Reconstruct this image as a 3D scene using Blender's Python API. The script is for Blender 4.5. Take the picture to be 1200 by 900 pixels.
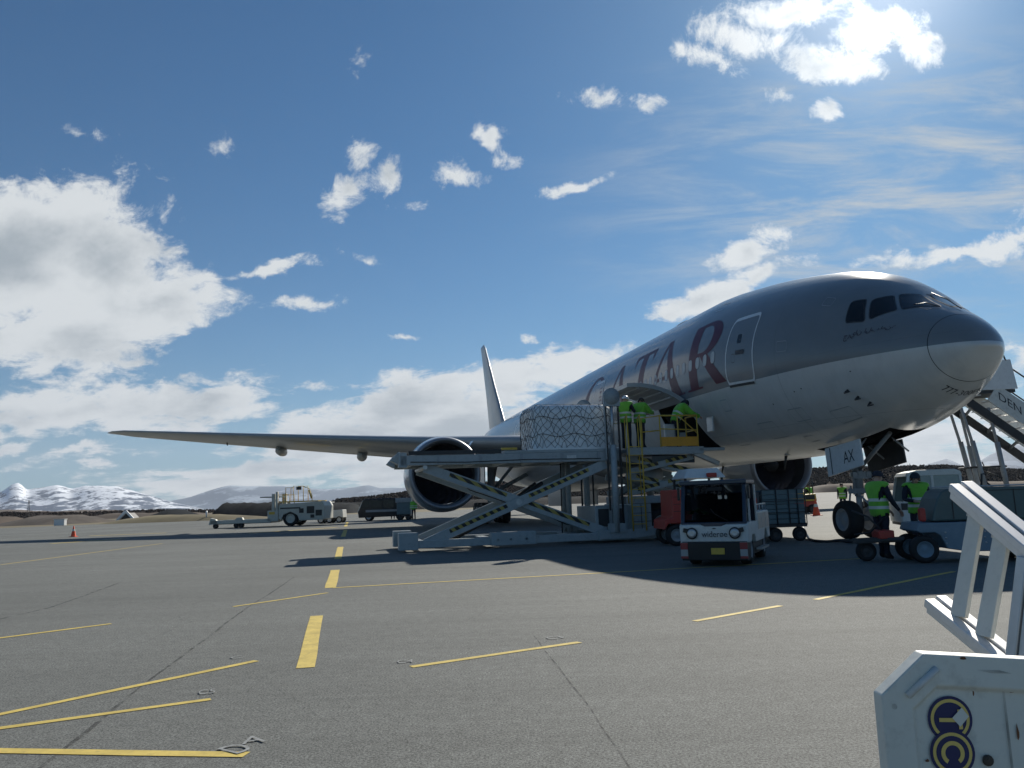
import bpy, bmesh, math, random
import numpy as np
from mathutils import Vector, Matrix
random.seed(7); HAZE = 4e-5
R = math.radians
for o in list(bpy.data.objects): bpy.data.objects.remove(o)
SC = bpy.context.scene
COL = SC.collection
# ---------------------------------------------------------------- camera
F_PX, EYE, PITCH, ROLL = 944.5, 1.4276, R(8.1935), R(1.9678)
cp, sp, cr, sr = math.cos(PITCH), math.sin(PITCH), math.cos(ROLL), math.sin(ROLL)
FW = Vector((0, cp, sp)); _u0 = Vector((0, -sp, cp)); _r0 = Vector((1, 0, 0))
RT = _r0*cr - _u0*sr; UP = _r0*sr + _u0*cr
CAM = Vector((0, 0, EYE))
cd = bpy.data.cameras.new('camera'); cam = bpy.data.objects.new('camera', cd); COL.objects.link(cam)
mw = Matrix.Identity(4)
for i in range(3): mw[i][0] = RT[i]; mw[i][1] = UP[i]; mw[i][2] = -FW[i]; mw[i][3] = CAM[i]
cam.matrix_world = mw
cd.sensor_fit = 'HORIZONTAL'; cd.sensor_width = 36; cd.lens = 36*F_PX/1200
cd.clip_start = 0.05; cd.clip_end = 60000
SC.camera = cam
def ray(px, py): return FW + RT*((px-600)/F_PX) - UP*((py-450)/F_PX)
def G(px, py, z=0.0):
    d = ray(px, py); return CAM + d*((z-EYE)/d.z)
def AT(px, py, Y):
    d = ray(px, py); return CAM + d*(Y/d.y)
# ---------------------------------------------------------------- light
SUN_AZ, SUN_EL = 27.0, 31.5
SC.view_settings.view_transform = 'Standard'; SC.view_settings.look = 'None'
SC.view_settings.gamma = 1; SC.view_settings.use_curve_mapping = False
SC.view_settings.exposure = 0.25
sl = bpy.data.lights.new('sun', 'SUN'); sl.energy = 5.0; sl.angle = R(0.55); sl.color = (1, .93, .82)
so = bpy.data.objects.new('sun', sl); COL.objects.link(so)
sd = Vector((math.sin(R(SUN_AZ))*math.cos(R(SUN_EL)), math.cos(R(SUN_AZ))*math.cos(R(SUN_EL)), math.sin(R(SUN_EL))))
so.rotation_euler = sd.to_track_quat('Z', 'Y').to_euler(); so.location = sd*100
# ---------------------------------------------------------------- world: Nishita sky with clouds
W_ = bpy.data.worlds.new('World'); SC.world = W_; W_.use_nodes = True
nt = W_.node_tree; nt.nodes.clear()
def N(t, **k):
    n = nt.nodes.new(t)
    for a, b in k.items(): setattr(n, a, b)
    return n
def lk(a, b): nt.links.new(a, b)
def M_(op, a, b=None, clamp=False):
    n = N('ShaderNodeMath', operation=op, use_clamp=clamp)
    for i, v in enumerate((a, b)):
        if v is None: continue
        if isinstance(v, (int, float)): n.inputs[i].default_value = v
        else: lk(v, n.inputs[i])
    return n.outputs[0]
def VM(op, a, b=None):
    n = N('ShaderNodeVectorMath', operation=op)
    for i, v in enumerate((a, b)):
        if v is None: continue
        if isinstance(v, (tuple, list)): n.inputs[i].default_value = v
        else: lk(v, n.inputs[i])
    return n
sky = N('ShaderNodeTexSky', sky_type='NISHITA', sun_disc=False, sun_elevation=R(SUN_EL), sun_rotation=R(SUN_AZ),
        altitude=0, air_density=1.0, dust_density=0.15, ozone_density=3.0)
tc = N('ShaderNodeTexCoord'); D = tc.outputs['Generated']
sx = N('ShaderNodeSeparateXYZ'); lk(D, sx.inputs[0])
ay = M_('MAXIMUM', M_('ABSOLUTE', sx.outputs[1]), 0.04)
cu = M_('DIVIDE', sx.outputs[0], ay); cv = M_('DIVIDE', sx.outputs[2], ay)
cx = N('ShaderNodeCombineXYZ'); lk(cu, cx.inputs[0]); lk(cv, cx.inputs[1])
UV = cx.outputs[0]
def noise(vec, scale, detail=6, rough=.55, dist=0):
    n = N('ShaderNodeTexNoise'); lk(vec, n.inputs['Vector'])
    n.inputs['Scale'].default_value = scale; n.inputs['Detail'].default_value = detail
    n.inputs['Roughness'].default_value = rough; n.inputs['Distortion'].default_value = dist
    return n
# ragged edges: warp the direction plane before the cloud patches are measured
wn = noise(UV, 7, 7, .62)
w1 = VM('SUBTRACT', wn.outputs['Color'], (.5, .5, .5)); w2 = VM('MULTIPLY', w1.outputs[0], (.10, .075, 0))
PW = VM('ADD', UV, w2.outputs[0]).outputs[0]
def uv(px, py):
    d = ray(px, py); return d.x/d.y, d.z/d.y
# (px, py, half width, half height, tilt deg, strength)
CL = [(20,305,160,108,0,1.15),(120,315,120,78,30,1.05),(195,345,95,50,12,1.0),(90,395,130,50,0,1.0),(-40,400,110,50,0,1.0),(240,320,45,18,20,.62),(310,312,52,9,-8,.62),
      (70,480,240,32,0,.98),(240,474,110,26,-5,.8),(-20,500,60,18,0,.7),(330,515,90,14,0,.5),(490,476,120,38,-4,1.05),(620,444,115,30,-10,1.05),(420,502,140,32,0,1.0),(560,508,140,40,0,1.05),(700,430,50,14,-10,.7),
      (310,552,200,26,0,.9),(105,530,70,9,-3,.62),(120,547,60,8,0,.55),(15,522,42,8,0,.62),(480,545,120,32,0,.95),(380,530,110,24,0,.9),
      (372,452,36,9,0,.62),(465,399,28,6,0,.55),(625,394,13,7,0,.55),(360,355,48,10,2,.52),(430,298,22,8,10,.36),
      (422,182,24,17,-20,.58),(410,218,30,28,40,.64),(460,208,22,32,0,.62),(492,238,32,12,10,.54),(526,198,40,21,0,.66),
      (573,158,17,22,-20,.6),(588,182,24,13,20,.58),(675,214,44,8,-16,.56),(262,165,24,17,25,.46),(98,150,30,9,25,.38),
      (690,118,48,16,-4,.66),(770,114,42,15,14,.64),(900,105,22,16,0,.56),(968,120,17,15,0,.50),(415,70,14,18,0,.30),
      (870,40,66,28,8,.72),(955,70,72,26,18,.76),(1032,34,50,32,5,.78),(930,14,80,20,0,.74),(830,62,36,16,20,.52),(1010,80,40,18,10,.6),(1080,58,28,22,0,.46),
      (830,345,95,24,-16,.9),(876,294,44,20,-15,.7),(780,368,52,15,-10,.66),(895,322,52,16,-12,.72),
      (1110,298,110,12,-9,.64),(1180,272,60,15,-12,.64),(1100,505,140,32,-2,.75),(1060,545,170,26,0,.8),
      (1195,430,60,32,-20,.52),(960,560,120,22,0,.5),(720,560,160,26,0,.6),(1250,250,70,40,0,.4)]
acc = None
for (px, py, hw_, hh_, tilt, st_) in CL:
    u0, v0 = uv(px, py); u1, v1 = uv(px+10, py); u2, v2 = uv(px, py-10)
    kx = math.hypot(u1-u0, v1-v0)/10; ky = math.hypot(u2-u0, v2-v0)/10
    mp = N('ShaderNodeMapping', vector_type='TEXTURE'); lk(PW, mp.inputs['Vector'])
    mp.inputs['Location'].default_value = (u0, v0, 0); mp.inputs['Rotation'].default_value = (0, 0, R(-tilt)+ROLL)
    mp.inputs['Scale'].default_value = (hw_*kx, hh_*ky, 1)
    L = VM('LENGTH', mp.outputs[0]); e = M_('MULTIPLY', M_('SUBTRACT', 1.25, L.outputs['Value']), st_)
    acc = e if acc is None else M_('MAXIMUM', acc, e)
# cumulus texture
lv = M_('MULTIPLY', M_('LOGARITHM', M_('ADD', M_('MAXIMUM', cv, 0), .07), math.e), .55)
cx2 = N('ShaderNodeCombineXYZ'); lk(cu, cx2.inputs[0]); lk(lv, cx2.inputs[1]); sc3 = cx2.outputs[0]
n1 = noise(sc3, 5.0, 14, .66, .25); n2 = noise(VM('ADD', sc3, (7.3, 2.1, 0)).outputs[0], 19, 10, .68, .4)
tex = M_('ADD', M_('MULTIPLY', M_('SUBTRACT', n1.outputs[0], .5), 2.3), M_('MULTIPLY', M_('SUBTRACT', n2.outputs[0], .5), 2.8))
dens = M_('ADD', M_('MULTIPLY', M_('MINIMUM', M_('MAXIMUM', acc, -.6), .85), 1.35), tex)
mr = N('ShaderNodeMapRange', interpolation_type='SMOOTHSTEP'); lk(dens, mr.inputs[0])
mr.inputs[1].default_value = .20; mr.inputs[2].default_value = .90
fr_ = N('ShaderNodeMapRange'); lk(sx.outputs[1], fr_.inputs[0]); fr_.inputs[1].default_value = -.25; fr_.inputs[2].default_value = .05; fr_.inputs[3].default_value = .25  # clouds thinned in the unseen sky behind the camera to darken and blue the shade
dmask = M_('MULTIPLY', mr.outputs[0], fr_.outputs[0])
# thin cirrus veils, stretched along the wind
cmap = N('ShaderNodeMapping'); lk(UV, cmap.inputs['Vector']); cmap.inputs['Rotation'].default_value = (0, 0, R(-24)); cmap.inputs['Scale'].default_value = (1.3, 6.5, 1)
cn = noise(cmap.outputs[0], 3.0, 10, .66, .5)
cu0, cv0 = uv(1080, 230)
cm = N('ShaderNodeMapping', vector_type='TEXTURE'); lk(UV, cm.inputs['Vector']); cm.inputs['Location'].default_value = (cu0, cv0, 0); cm.inputs['Scale'].default_value = (.55, .30, 1)
cw = N('ShaderNodeMapRange', interpolation_type='SMOOTHSTEP'); lk(VM('LENGTH', cm.outputs[0]).outputs['Value'], cw.inputs[0])
cw.inputs[1].default_value = 1.0; cw.inputs[2].default_value = .2
cr_ = N('ShaderNodeMapRange', interpolation_type='SMOOTHSTEP'); lk(cn.outputs[0], cr_.inputs[0]); cr_.inputs[1].default_value = .40; cr_.inputs[2].default_value = .74
cirr = M_('MULTIPLY', M_('MULTIPLY', cr_.outputs[0], cw.outputs[0]), 1.0)
# cloud brightness: white billows, grey cores, brighter near the sun
n3 = noise(VM('ADD', sc3, (3.1, 9.7, 0)).outputs[0], 4.2, 10, .6)
sunang = VM('DOT_PRODUCT', D, (sd.x, sd.y, sd.z)).outputs['Value']
near = M_('POWER', M_('MAXIMUM', sunang, 0), 24)
near2 = M_('POWER', M_('MAXIMUM', sunang, 0), 220)
core = N('ShaderNodeMapRange', interpolation_type='SMOOTHSTEP'); lk(M_('ADD', M_('MULTIPLY', M_('SUBTRACT', acc, .35), .55), M_('MULTIPLY', M_('SUBTRACT', n3.outputs[0], .5), 2.2)), core.inputs[0])
core.inputs[1].default_value = .10; core.inputs[2].default_value = .75
ccol = N('ShaderNodeMix', data_type='RGBA'); lk(core.outputs[0], ccol.inputs[0])
ccol.inputs[6].default_value = (.58, .61, .63, 1); ccol.inputs[7].default_value = (.29, .335, .375, 1)
bright = M_('ADD', M_('ADD', 1.0, M_('MULTIPLY', near, .25)), M_('MULTIPLY', near2, 1.2))
cb = VM('SCALE', ccol.outputs[2]); lk(bright, cb.inputs[3])
# sky times strength, plus aureole round the sun
skys = VM('MULTIPLY', sky.outputs[0], (.0158, .0410, .0550))
aur = VM('SCALE', (1.0, .96, .92)); aur.inputs[0].default_value = (1.0, .97, .95); lk(M_('ADD', M_('MULTIPLY', near2, .40), M_('MULTIPLY', near, .075)), aur.inputs[3])
skyc = VM('ADD', skys.outputs[0], aur.outputs[0])
m1 = N('ShaderNodeMix', data_type='RGBA'); lk(cirr, m1.inputs[0]); hzf = M_('MULTIPLY', M_('EXPONENT', M_('MULTIPLY', M_('MAXIMUM', sx.outputs[2], 0), -9.0)), .62)
hzm = N('ShaderNodeMix', data_type='RGBA'); lk(hzf, hzm.inputs[0]); lk(skyc.outputs[0], hzm.inputs[6]); hzm.inputs[7].default_value = (.25, .335, .455, 1)
lk(hzm.outputs[2], m1.inputs[6]); m1.inputs[7].default_value = (.42, .46, .49, 1)
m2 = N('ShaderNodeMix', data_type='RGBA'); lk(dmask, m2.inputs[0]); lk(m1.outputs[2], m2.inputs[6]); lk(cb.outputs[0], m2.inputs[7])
x10 = VM('SCALE', m2.outputs[2]); x10.inputs[3].default_value = 10.0*.63/.63
bg = N('ShaderNodeBackground'); lk(x10.outputs[0], bg.inputs[0]); bg.inputs[1].default_value = 0.1
ow = N('ShaderNodeOutputWorld'); lk(bg.outputs[0], ow.inputs[0])
W_.cycles.sampling_method = 'MANUAL'; W_.cycles.sample_map_resolution = 512

# ---------------------------------------------------------------- helpers
class MB:
    def __init__(s): s.v = []; s.f = []; s.m = []; s.s = []
    def add(s, vs, fs, mat=0, sm=False):
        b = len(s.v); s.v += [tuple(v) for v in vs]
        for f in fs: s.f.append([b+i for i in f]); s.m.append(mat); s.s.append(sm)
        return s
    def box(s, c, d, mat=0, rot=None):
        hx, hy, hz = d[0]/2, d[1]/2, d[2]/2
        vs = [Vector((x, y, z)) for x in (-hx, hx) for y in (-hy, hy) for z in (-hz, hz)]
        if rot is not None: vs = [rot @ v for v in vs]
        vs = [v+Vector(c) for v in vs]
        return s.add(vs, [(0,1,3,2),(4,6,7,5),(0,4,5,1),(2,3,7,6),(0,2,6,4),(1,5,7,3)], mat)
    def bb(s, x0, x1, y0, y1, z0, z1, mat=0):
        return s.box(((x0+x1)/2, (y0+y1)/2, (z0+z1)/2), (abs(x1-x0), abs(y1-y0), abs(z1-z0)), mat)
    def beam(s, p, q, w, h, mat=0, up=(0, 0, 1)):
        p, q = Vector(p), Vector(q); d = (q-p); L = d.length; d.normalize()
        u = Vector(up); sd_ = d.cross(u)
        if sd_.length < 1e-4: sd_ = d.cross(Vector((1, 0, 0)))
        sd_.normalize(); u = sd_.cross(d)
        m = Matrix((d, sd_, u)).transposed()
        return s.box((p+q)/2, (L, w, h), mat, m)
    def tube(s, pts, r, n=8, mat=0, caps=True, sm=True):
        pts = [Vector(p) for p in pts]; rs = r if isinstance(r, (list, tuple)) else [r]*len(pts)
        vs = []; last = None
        for i, p in enumerate(pts):
            d = (pts[min(i+1, len(pts)-1)]-pts[max(i-1, 0)]).normalized()
            if last is None:
                a = d.orthogonal().normalized()
            else:
                a = (last - d*last.dot(d)).normalized()
            last = a; b = d.cross(a)
            for k in range(n):
                t = 2*math.pi*k/n; vs.append(p+(a*math.cos(t)+b*math.sin(t))*rs[i])
        fs = []
        for i in range(len(pts)-1):
            for k in range(n): fs.append((i*n+k, i*n+(k+1) % n, (i+1)*n+(k+1) % n, (i+1)*n+k))
        s.add(vs, fs, mat, sm)
        if caps:
            b = len(s.v)-len(vs)
            s.f.append([b+k for k in range(n)][::-1]); s.m.append(mat); s.s.append(False)
            s.f.append([b+(len(pts)-1)*n+k for k in range(n)]); s.m.append(mat); s.s.append(False)
        return s
    def lathe(s, prof, o=(0, 0, 0), ax=(1, 0, 0), n=48, mat=0, sm=True, closed=False):
        ax = Vector(ax).normalized(); a = ax.orthogonal().normalized(); b = ax.cross(a); o = Vector(o)
        vs = []
        for (x, r) in prof:
            for k in range(n):
                t = 2*math.pi*k/n; vs.append(o+ax*x+(a*math.cos(t)+b*math.sin(t))*max(r, 1e-4))
        fs = []; m = len(prof)
        for i in range(m if closed else m-1):
            j = (i+1) % m
            for k in range(n): fs.append((i*n+k, i*n+(k+1) % n, j*n+(k+1) % n, j*n+k))
        return s.add(vs, fs, mat, sm)
    def prism(s, poly, a, b, mat=0, plane='xz'):
        """poly of 2D points extruded between a and b along the third axis"""
        n = len(poly)
        def P(u, v, w): return {'xz': (u, w, v), 'yz': (w, u, v), 'xy': (u, v, w)}[plane]
        vs = [P(u, v, a) for u, v in poly]+[P(u, v, b) for u, v in poly]
        fs = [tuple(range(n))[::-1], tuple(range(n, 2*n))]+[(i, (i+1) % n, n+(i+1) % n, n+i) for i in range(n)]
        return s.add(vs, fs, mat)
    def ball(s, c, r, mat=0, n=12, sc=(1, 1, 1)):
        vs = []; fs = []
        for i in range(n//2+1):
            p = math.pi*i/(n//2)
            for k in range(n):
                t = 2*math.pi*k/n; vs.append((c[0]+r*sc[0]*math.sin(p)*math.cos(t), c[1]+r*sc[1]*math.sin(p)*math.sin(t), c[2]+r*sc[2]*math.cos(p)))
        for i in range(n//2):
            for k in range(n): fs.append((i*n+k, i*n+(k+1) % n, (i+1)*n+(k+1) % n, (i+1)*n+k))
        return s.add(vs, fs, mat, True)
    def build(s, name, mats, parent=None, bevel=0, fix=True):
        me = bpy.data.meshes.new(name); me.from_pydata(s.v, [], s.f)
        if not isinstance(mats, (list, tuple)): mats = [mats]
        for m in mats: me.materials.append(m)
        me.polygons.foreach_set('material_index', s.m); me.polygons.foreach_set('use_smooth', s.s)
        me.validate()
        if fix:
            bm = bmesh.new(); bm.from_mesh(me); bmesh.ops.recalc_face_normals(bm, faces=bm.faces); bm.to_mesh(me); bm.free()
        o = bpy.data.objects.new(name, me); COL.objects.link(o)
        if parent: o.parent = parent
        if bevel:
            b = o.modifiers.new('bevel', 'BEVEL'); b.width = bevel; b.segments = 2; b.limit_method = 'ANGLE'; b.angle_limit = R(40)
            b.harden_normals = False
        return o
def tag(o, label=None, cat=None, group=None, kind=None):
    if label: o['label'] = label
    if cat: o['category'] = cat
    if group: o['group'] = group
    if kind: o['kind'] = kind
    return o
def thing(name, label, cat, loc=(0, 0, 0), rz=0, group=None):
    o = bpy.data.objects.new(name, None); COL.objects.link(o); o.location = loc; o.rotation_euler = (0, 0, rz)
    o.empty_display_size = .2
    return tag(o, label, cat, group)
def copy_tree(o, parent=None):
    c = o.copy(); COL.objects.link(c)
    if parent: c.parent = parent
    for ch in o.children: copy_tree(ch, c)
    return c
def mat(name, col, rough=.5, metal=0, var=.12, vs=3.0, bump=0, bs=40, coat=0, spec=.5, dirt=0, trans=0, alpha=1):
    m = bpy.data.materials.new(name); m.use_nodes = True; t = m.node_tree; b = t.nodes['Principled BSDF']
    b.inputs['Roughness'].default_value = rough; b.inputs['Metallic'].default_value = metal
    b.inputs['Specular IOR Level'].default_value = spec; b.inputs['Coat Weight'].default_value = coat; b.inputs['Coat Roughness'].default_value = .08
    b.inputs['Transmission Weight'].default_value = trans; b.inputs['Alpha'].default_value = alpha
    tcn = t.nodes.new('ShaderNodeTexCoord'); no = t.nodes.new('ShaderNodeTexNoise'); t.links.new(tcn.outputs['Object'], no.inputs['Vector'])
    no.inputs['Scale'].default_value = vs; no.inputs['Detail'].default_value = 8; no.inputs['Roughness'].default_value = .62
    rp = t.nodes.new('ShaderNodeValToRGB'); t.links.new(no.outputs[0], rp.inputs[0])
    c = Vector(col[:3]); rp.color_ramp.elements[0].position = .3; rp.color_ramp.elements[1].position = .7
    rp.color_ramp.elements[0].color = (*(c*(1-var)), 1); rp.color_ramp.elements[1].color = (*[min(1, x*(1+var)) for x in c], 1)
    out = rp.outputs[0]
    if dirt:
        n2_ = t.nodes.new('ShaderNodeTexNoise'); t.links.new(tcn.outputs['Object'], n2_.inputs['Vector']); n2_.inputs['Scale'].default_value = vs*3.7; n2_.inputs['Detail'].default_value = 10; n2_.inputs['Roughness'].default_value = .7
        r2 = t.nodes.new('ShaderNodeMapRange'); t.links.new(n2_.outputs[0], r2.inputs[0]); r2.inputs[1].default_value = .52; r2.inputs[2].default_value = .75; r2.inputs[4].default_value = dirt
        mx = t.nodes.new('ShaderNodeMix'); mx.data_type = 'RGBA'; t.links.new(r2.outputs[0], mx.inputs[0]); t.links.new(out, mx.inputs[6]); mx.inputs[7].default_value = (.10, .09, .075, 1); out = mx.outputs[2]
    t.links.new(out, b.inputs['Base Color'])
    if bump:
        nb = t.nodes.new('ShaderNodeTexNoise'); t.links.new(tcn.outputs['Object'], nb.inputs['Vector']); nb.inputs['Scale'].default_value = bs; nb.inputs['Detail'].default_value = 4
        bp = t.nodes.new('ShaderNodeBump'); bp.inputs['Strength'].default_value = bump; bp.inputs['Distance'].default_value = .02
        t.links.new(nb.outputs[0], bp.inputs['Height']); t.links.new(bp.outputs[0], b.inputs['Normal'])
    return m
def text2d(s, size=1.0, font=None, res=3):
    cu_ = bpy.data.curves.new('text', 'FONT'); cu_.body = s; cu_.size = size; cu_.resolution_u = res; cu_.align_x = 'LEFT'
    o = bpy.data.objects.new('text', cu_); COL.objects.link(o); bpy.context.view_layer.update()
    me = bpy.data.meshes.new_from_object(o.evaluated_get(bpy.context.evaluated_depsgraph_get()))
    vs = [(v.co.x, v.co.y) for v in me.vertices]; fs = [list(p.vertices) for p in me.polygons]
    bpy.data.objects.remove(o); bpy.data.curves.remove(cu_); bpy.data.meshes.remove(me)
    if vs:
        x0 = min(v[0] for v in vs); x1 = max(v[0] for v in vs); y0 = min(v[1] for v in vs); y1 = max(v[1] for v in vs)
        vs = [((x-x0)/(x1-x0), (y-y0)/(y1-y0)) for x, y in vs]
    return vs, fs
def flat_text(name, s, o, xd, yd, m, parent=None, box_=False):
    """text filling the parallelogram o + xd*u + yd*v"""
    vs, fs = text2d(s); o, xd, yd = Vector(o), Vector(xd), Vector(yd)
    mb = MB().add([o+xd*u+yd*v for u, v in vs], fs)
    return mb.build(name, m, parent, fix=False)
# ---------------------------------------------------------------- materials
M = {}
M['white'] = mat('white_paint', (.72, .73, .73), .35, var=.05, dirt=.25, coat=.2)
M['offwhite'] = mat('worn_white_paint', (.62, .64, .62), .45, var=.06, dirt=.35)
M['grey'] = mat('grey_paint', (.30, .33, .35), .5, var=.1, dirt=.35)
M['loader'] = mat('loader_paint', (.35, .39, .40), .45, var=.08, dirt=.45)
M['dark'] = mat('dark_metal', (.035, .037, .04), .55, var=.2)
M['black'] = mat('black_plastic', (.012, .012, .014), .45, var=.2)
M['rubber'] = mat('tyre_rubber', (.018, .018, .019), .8, var=.25, vs=8)
M['yellow'] = mat('yellow_paint', (.62, .42, .06), .45, var=.1, dirt=.3)
M['orange'] = mat('orange_panel', (.70, .33, .03), .5, var=.08, dirt=.15)
M['red'] = mat('red_paint', (.45, .045, .03), .45, var=.1, dirt=.2)
M['steel'] = mat('galvanised_steel', (.45, .47, .48), .38, .7, var=.12, vs=6)
M['chrome'] = mat('polished_metal', (.62, .63, .65), .16, 1, var=.04)
M['alu'] = mat('aluminium', (.74, .74, .73), .42, .35, var=.05, vs=10, dirt=.12)
M['glass'] = mat('dark_glass', (.010, .013, .016), .12, var=.05, spec=.45)
M['navy'] = mat('navy_cab_paint', (.010, .022, .048), .35, var=.08, dirt=.15, coat=.3)
M['bluegrey'] = mat('blue_grey_paint', (.11, .17, .19), .5, var=.12, dirt=.25)
M['greengrey'] = mat('green_grey_panel', (.075, .12, .12), .42, var=.12, dirt=.2)
M['chassis'] = mat('blue_chassis_paint', (.17, .24, .30), .5, var=.12, dirt=.3)
M['hivis'] = mat('hi_vis_green', (.17, .50, .04), .75, var=.1, vs=12)
M['hivis'].node_tree.nodes['Principled BSDF'].inputs['Sheen Weight'].default_value = .2
M['reflect'] = mat('reflective_tape', (.62, .66, .60), .35, var=.05)
M['cloth'] = mat('dark_workwear', (.018, .022, .035), .85, var=.25, vs=14, bump=.4, bs=60)
M['skin'] = mat('skin', (.50, .30, .22), .55, var=.06)
M['hair'] = mat('dark_hair', (.03, .02, .015), .7, var=.2)
M['cone'] = mat('cone_orange', (.80, .10, .03), .5, var=.06)
M['cream'] = mat('cream_vehicle_paint', (.52, .53, .48), .5, var=.08, dirt=.3)
M['wrap'] = mat('plastic_wrapped_freight', (.76, .79, .80), .3, var=.16, vs=2.2, bump=.9, bs=7)
M['net'] = mat('dark_net_rope', (.02, .022, .025), .8)
M['burg'] = mat('burgundy_paint', (.085, .004, .028), .4, var=.04, spec=.3)
M['line'] = mat('yellow_line_paint', (.60, .46, .11), .75, var=.2, vs=5, dirt=.55)
M['line'].node_tree.nodes['Noise Texture.001'].inputs['Scale'].default_value = 26
M['wline'] = mat('white_chalk_paint', (.26, .275, .275), .85, var=.3, vs=22, dirt=.6)
M['seam'] = mat('bitumen_seam', (.045, .045, .045), .9, var=.25, vs=3)
M['namepaint'] = mat('name_paint', (.03, .01, .02), .4)
t_ = M['seam'].node_tree; nn_ = t_.nodes.new('ShaderNodeTexNoise'); nn_.inputs['Scale'].default_value = 6; nn_.inputs['Detail'].default_value = 6; nc_ = t_.nodes.new('ShaderNodeTexCoord'); t_.links.new(nc_.outputs['Object'], nn_.inputs[0])
nr_ = t_.nodes.new('ShaderNodeMapRange'); t_.links.new(nn_.outputs[0], nr_.inputs[0]); nr_.inputs[1].default_value = .40; nr_.inputs[2].default_value = .60; nr_.inputs[3].default_value = .05; nr_.inputs[4].default_value = .5; t_.links.new(nr_.outputs[0], t_.nodes['Principled BSDF'].inputs['Alpha'])
M['signdark'] = mat('dark_lettering', (.02, .022, .03), .5)
M['logo_blue'] = mat('navy_sticker', (.012, .02, .10), .4, var=.05)
M['logo_yel'] = mat('yellow_sticker', (.72, .55, .16), .4, var=.05)
M['frame'] = mat('window_rim', (.42, .44, .45), .35, var=.05)
M['panebright'] = mat('apron_bright_window', (.30, .36, .35), .12, var=.2, vs=2)  # opaque panes; brightness of the apron seen through glass is painted into the colour
M['paleglass'] = mat('pale_window_blind', (.40, .44, .45), .3, var=.05)
# hazard stripes: diagonal yellow / black bands from object coordinates
def stripes(name, c1, c2, period, axis=(1, 0, 1)):
    m = bpy.data.materials.new(name); m.use_nodes = True; t = m.node_tree; b = t.nodes['Principled BSDF']; b.inputs['Roughness'].default_value = .5
    tcn = t.nodes.new('ShaderNodeTexCoord'); d = t.nodes.new('ShaderNodeVectorMath'); d.operation = 'DOT_PRODUCT'; t.links.new(tcn.outputs['Object'], d.inputs[0]); d.inputs[1].default_value = Vector(axis)/period
    fr = t.nodes.new('ShaderNodeMath'); fr.operation = 'FRACT'; t.links.new(d.outputs['Value'], fr.inputs[0])
    g = t.nodes.new('ShaderNodeMath'); g.operation = 'GREATER_THAN'; t.links.new(fr.outputs[0], g.inputs[0]); g.inputs[1].default_value = .5
    mx = t.nodes.new('ShaderNodeMix'); mx.data_type = 'RGBA'; t.links.new(g.outputs[0], mx.inputs[0]); mx.inputs[6].default_value = (*c1, 1); mx.inputs[7].default_value = (*c2, 1)
    t.links.new(mx.outputs[2], b.inputs['Base Color']); return m
M['hazard'] = stripes('hazard_stripes', (.38, .30, .07), (.012, .012, .012), .30)
M['redwhite'] = stripes('red_white_stripes', (.30, .04, .035), (.36, .36, .35), .26, (0, 1, 1))
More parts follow.
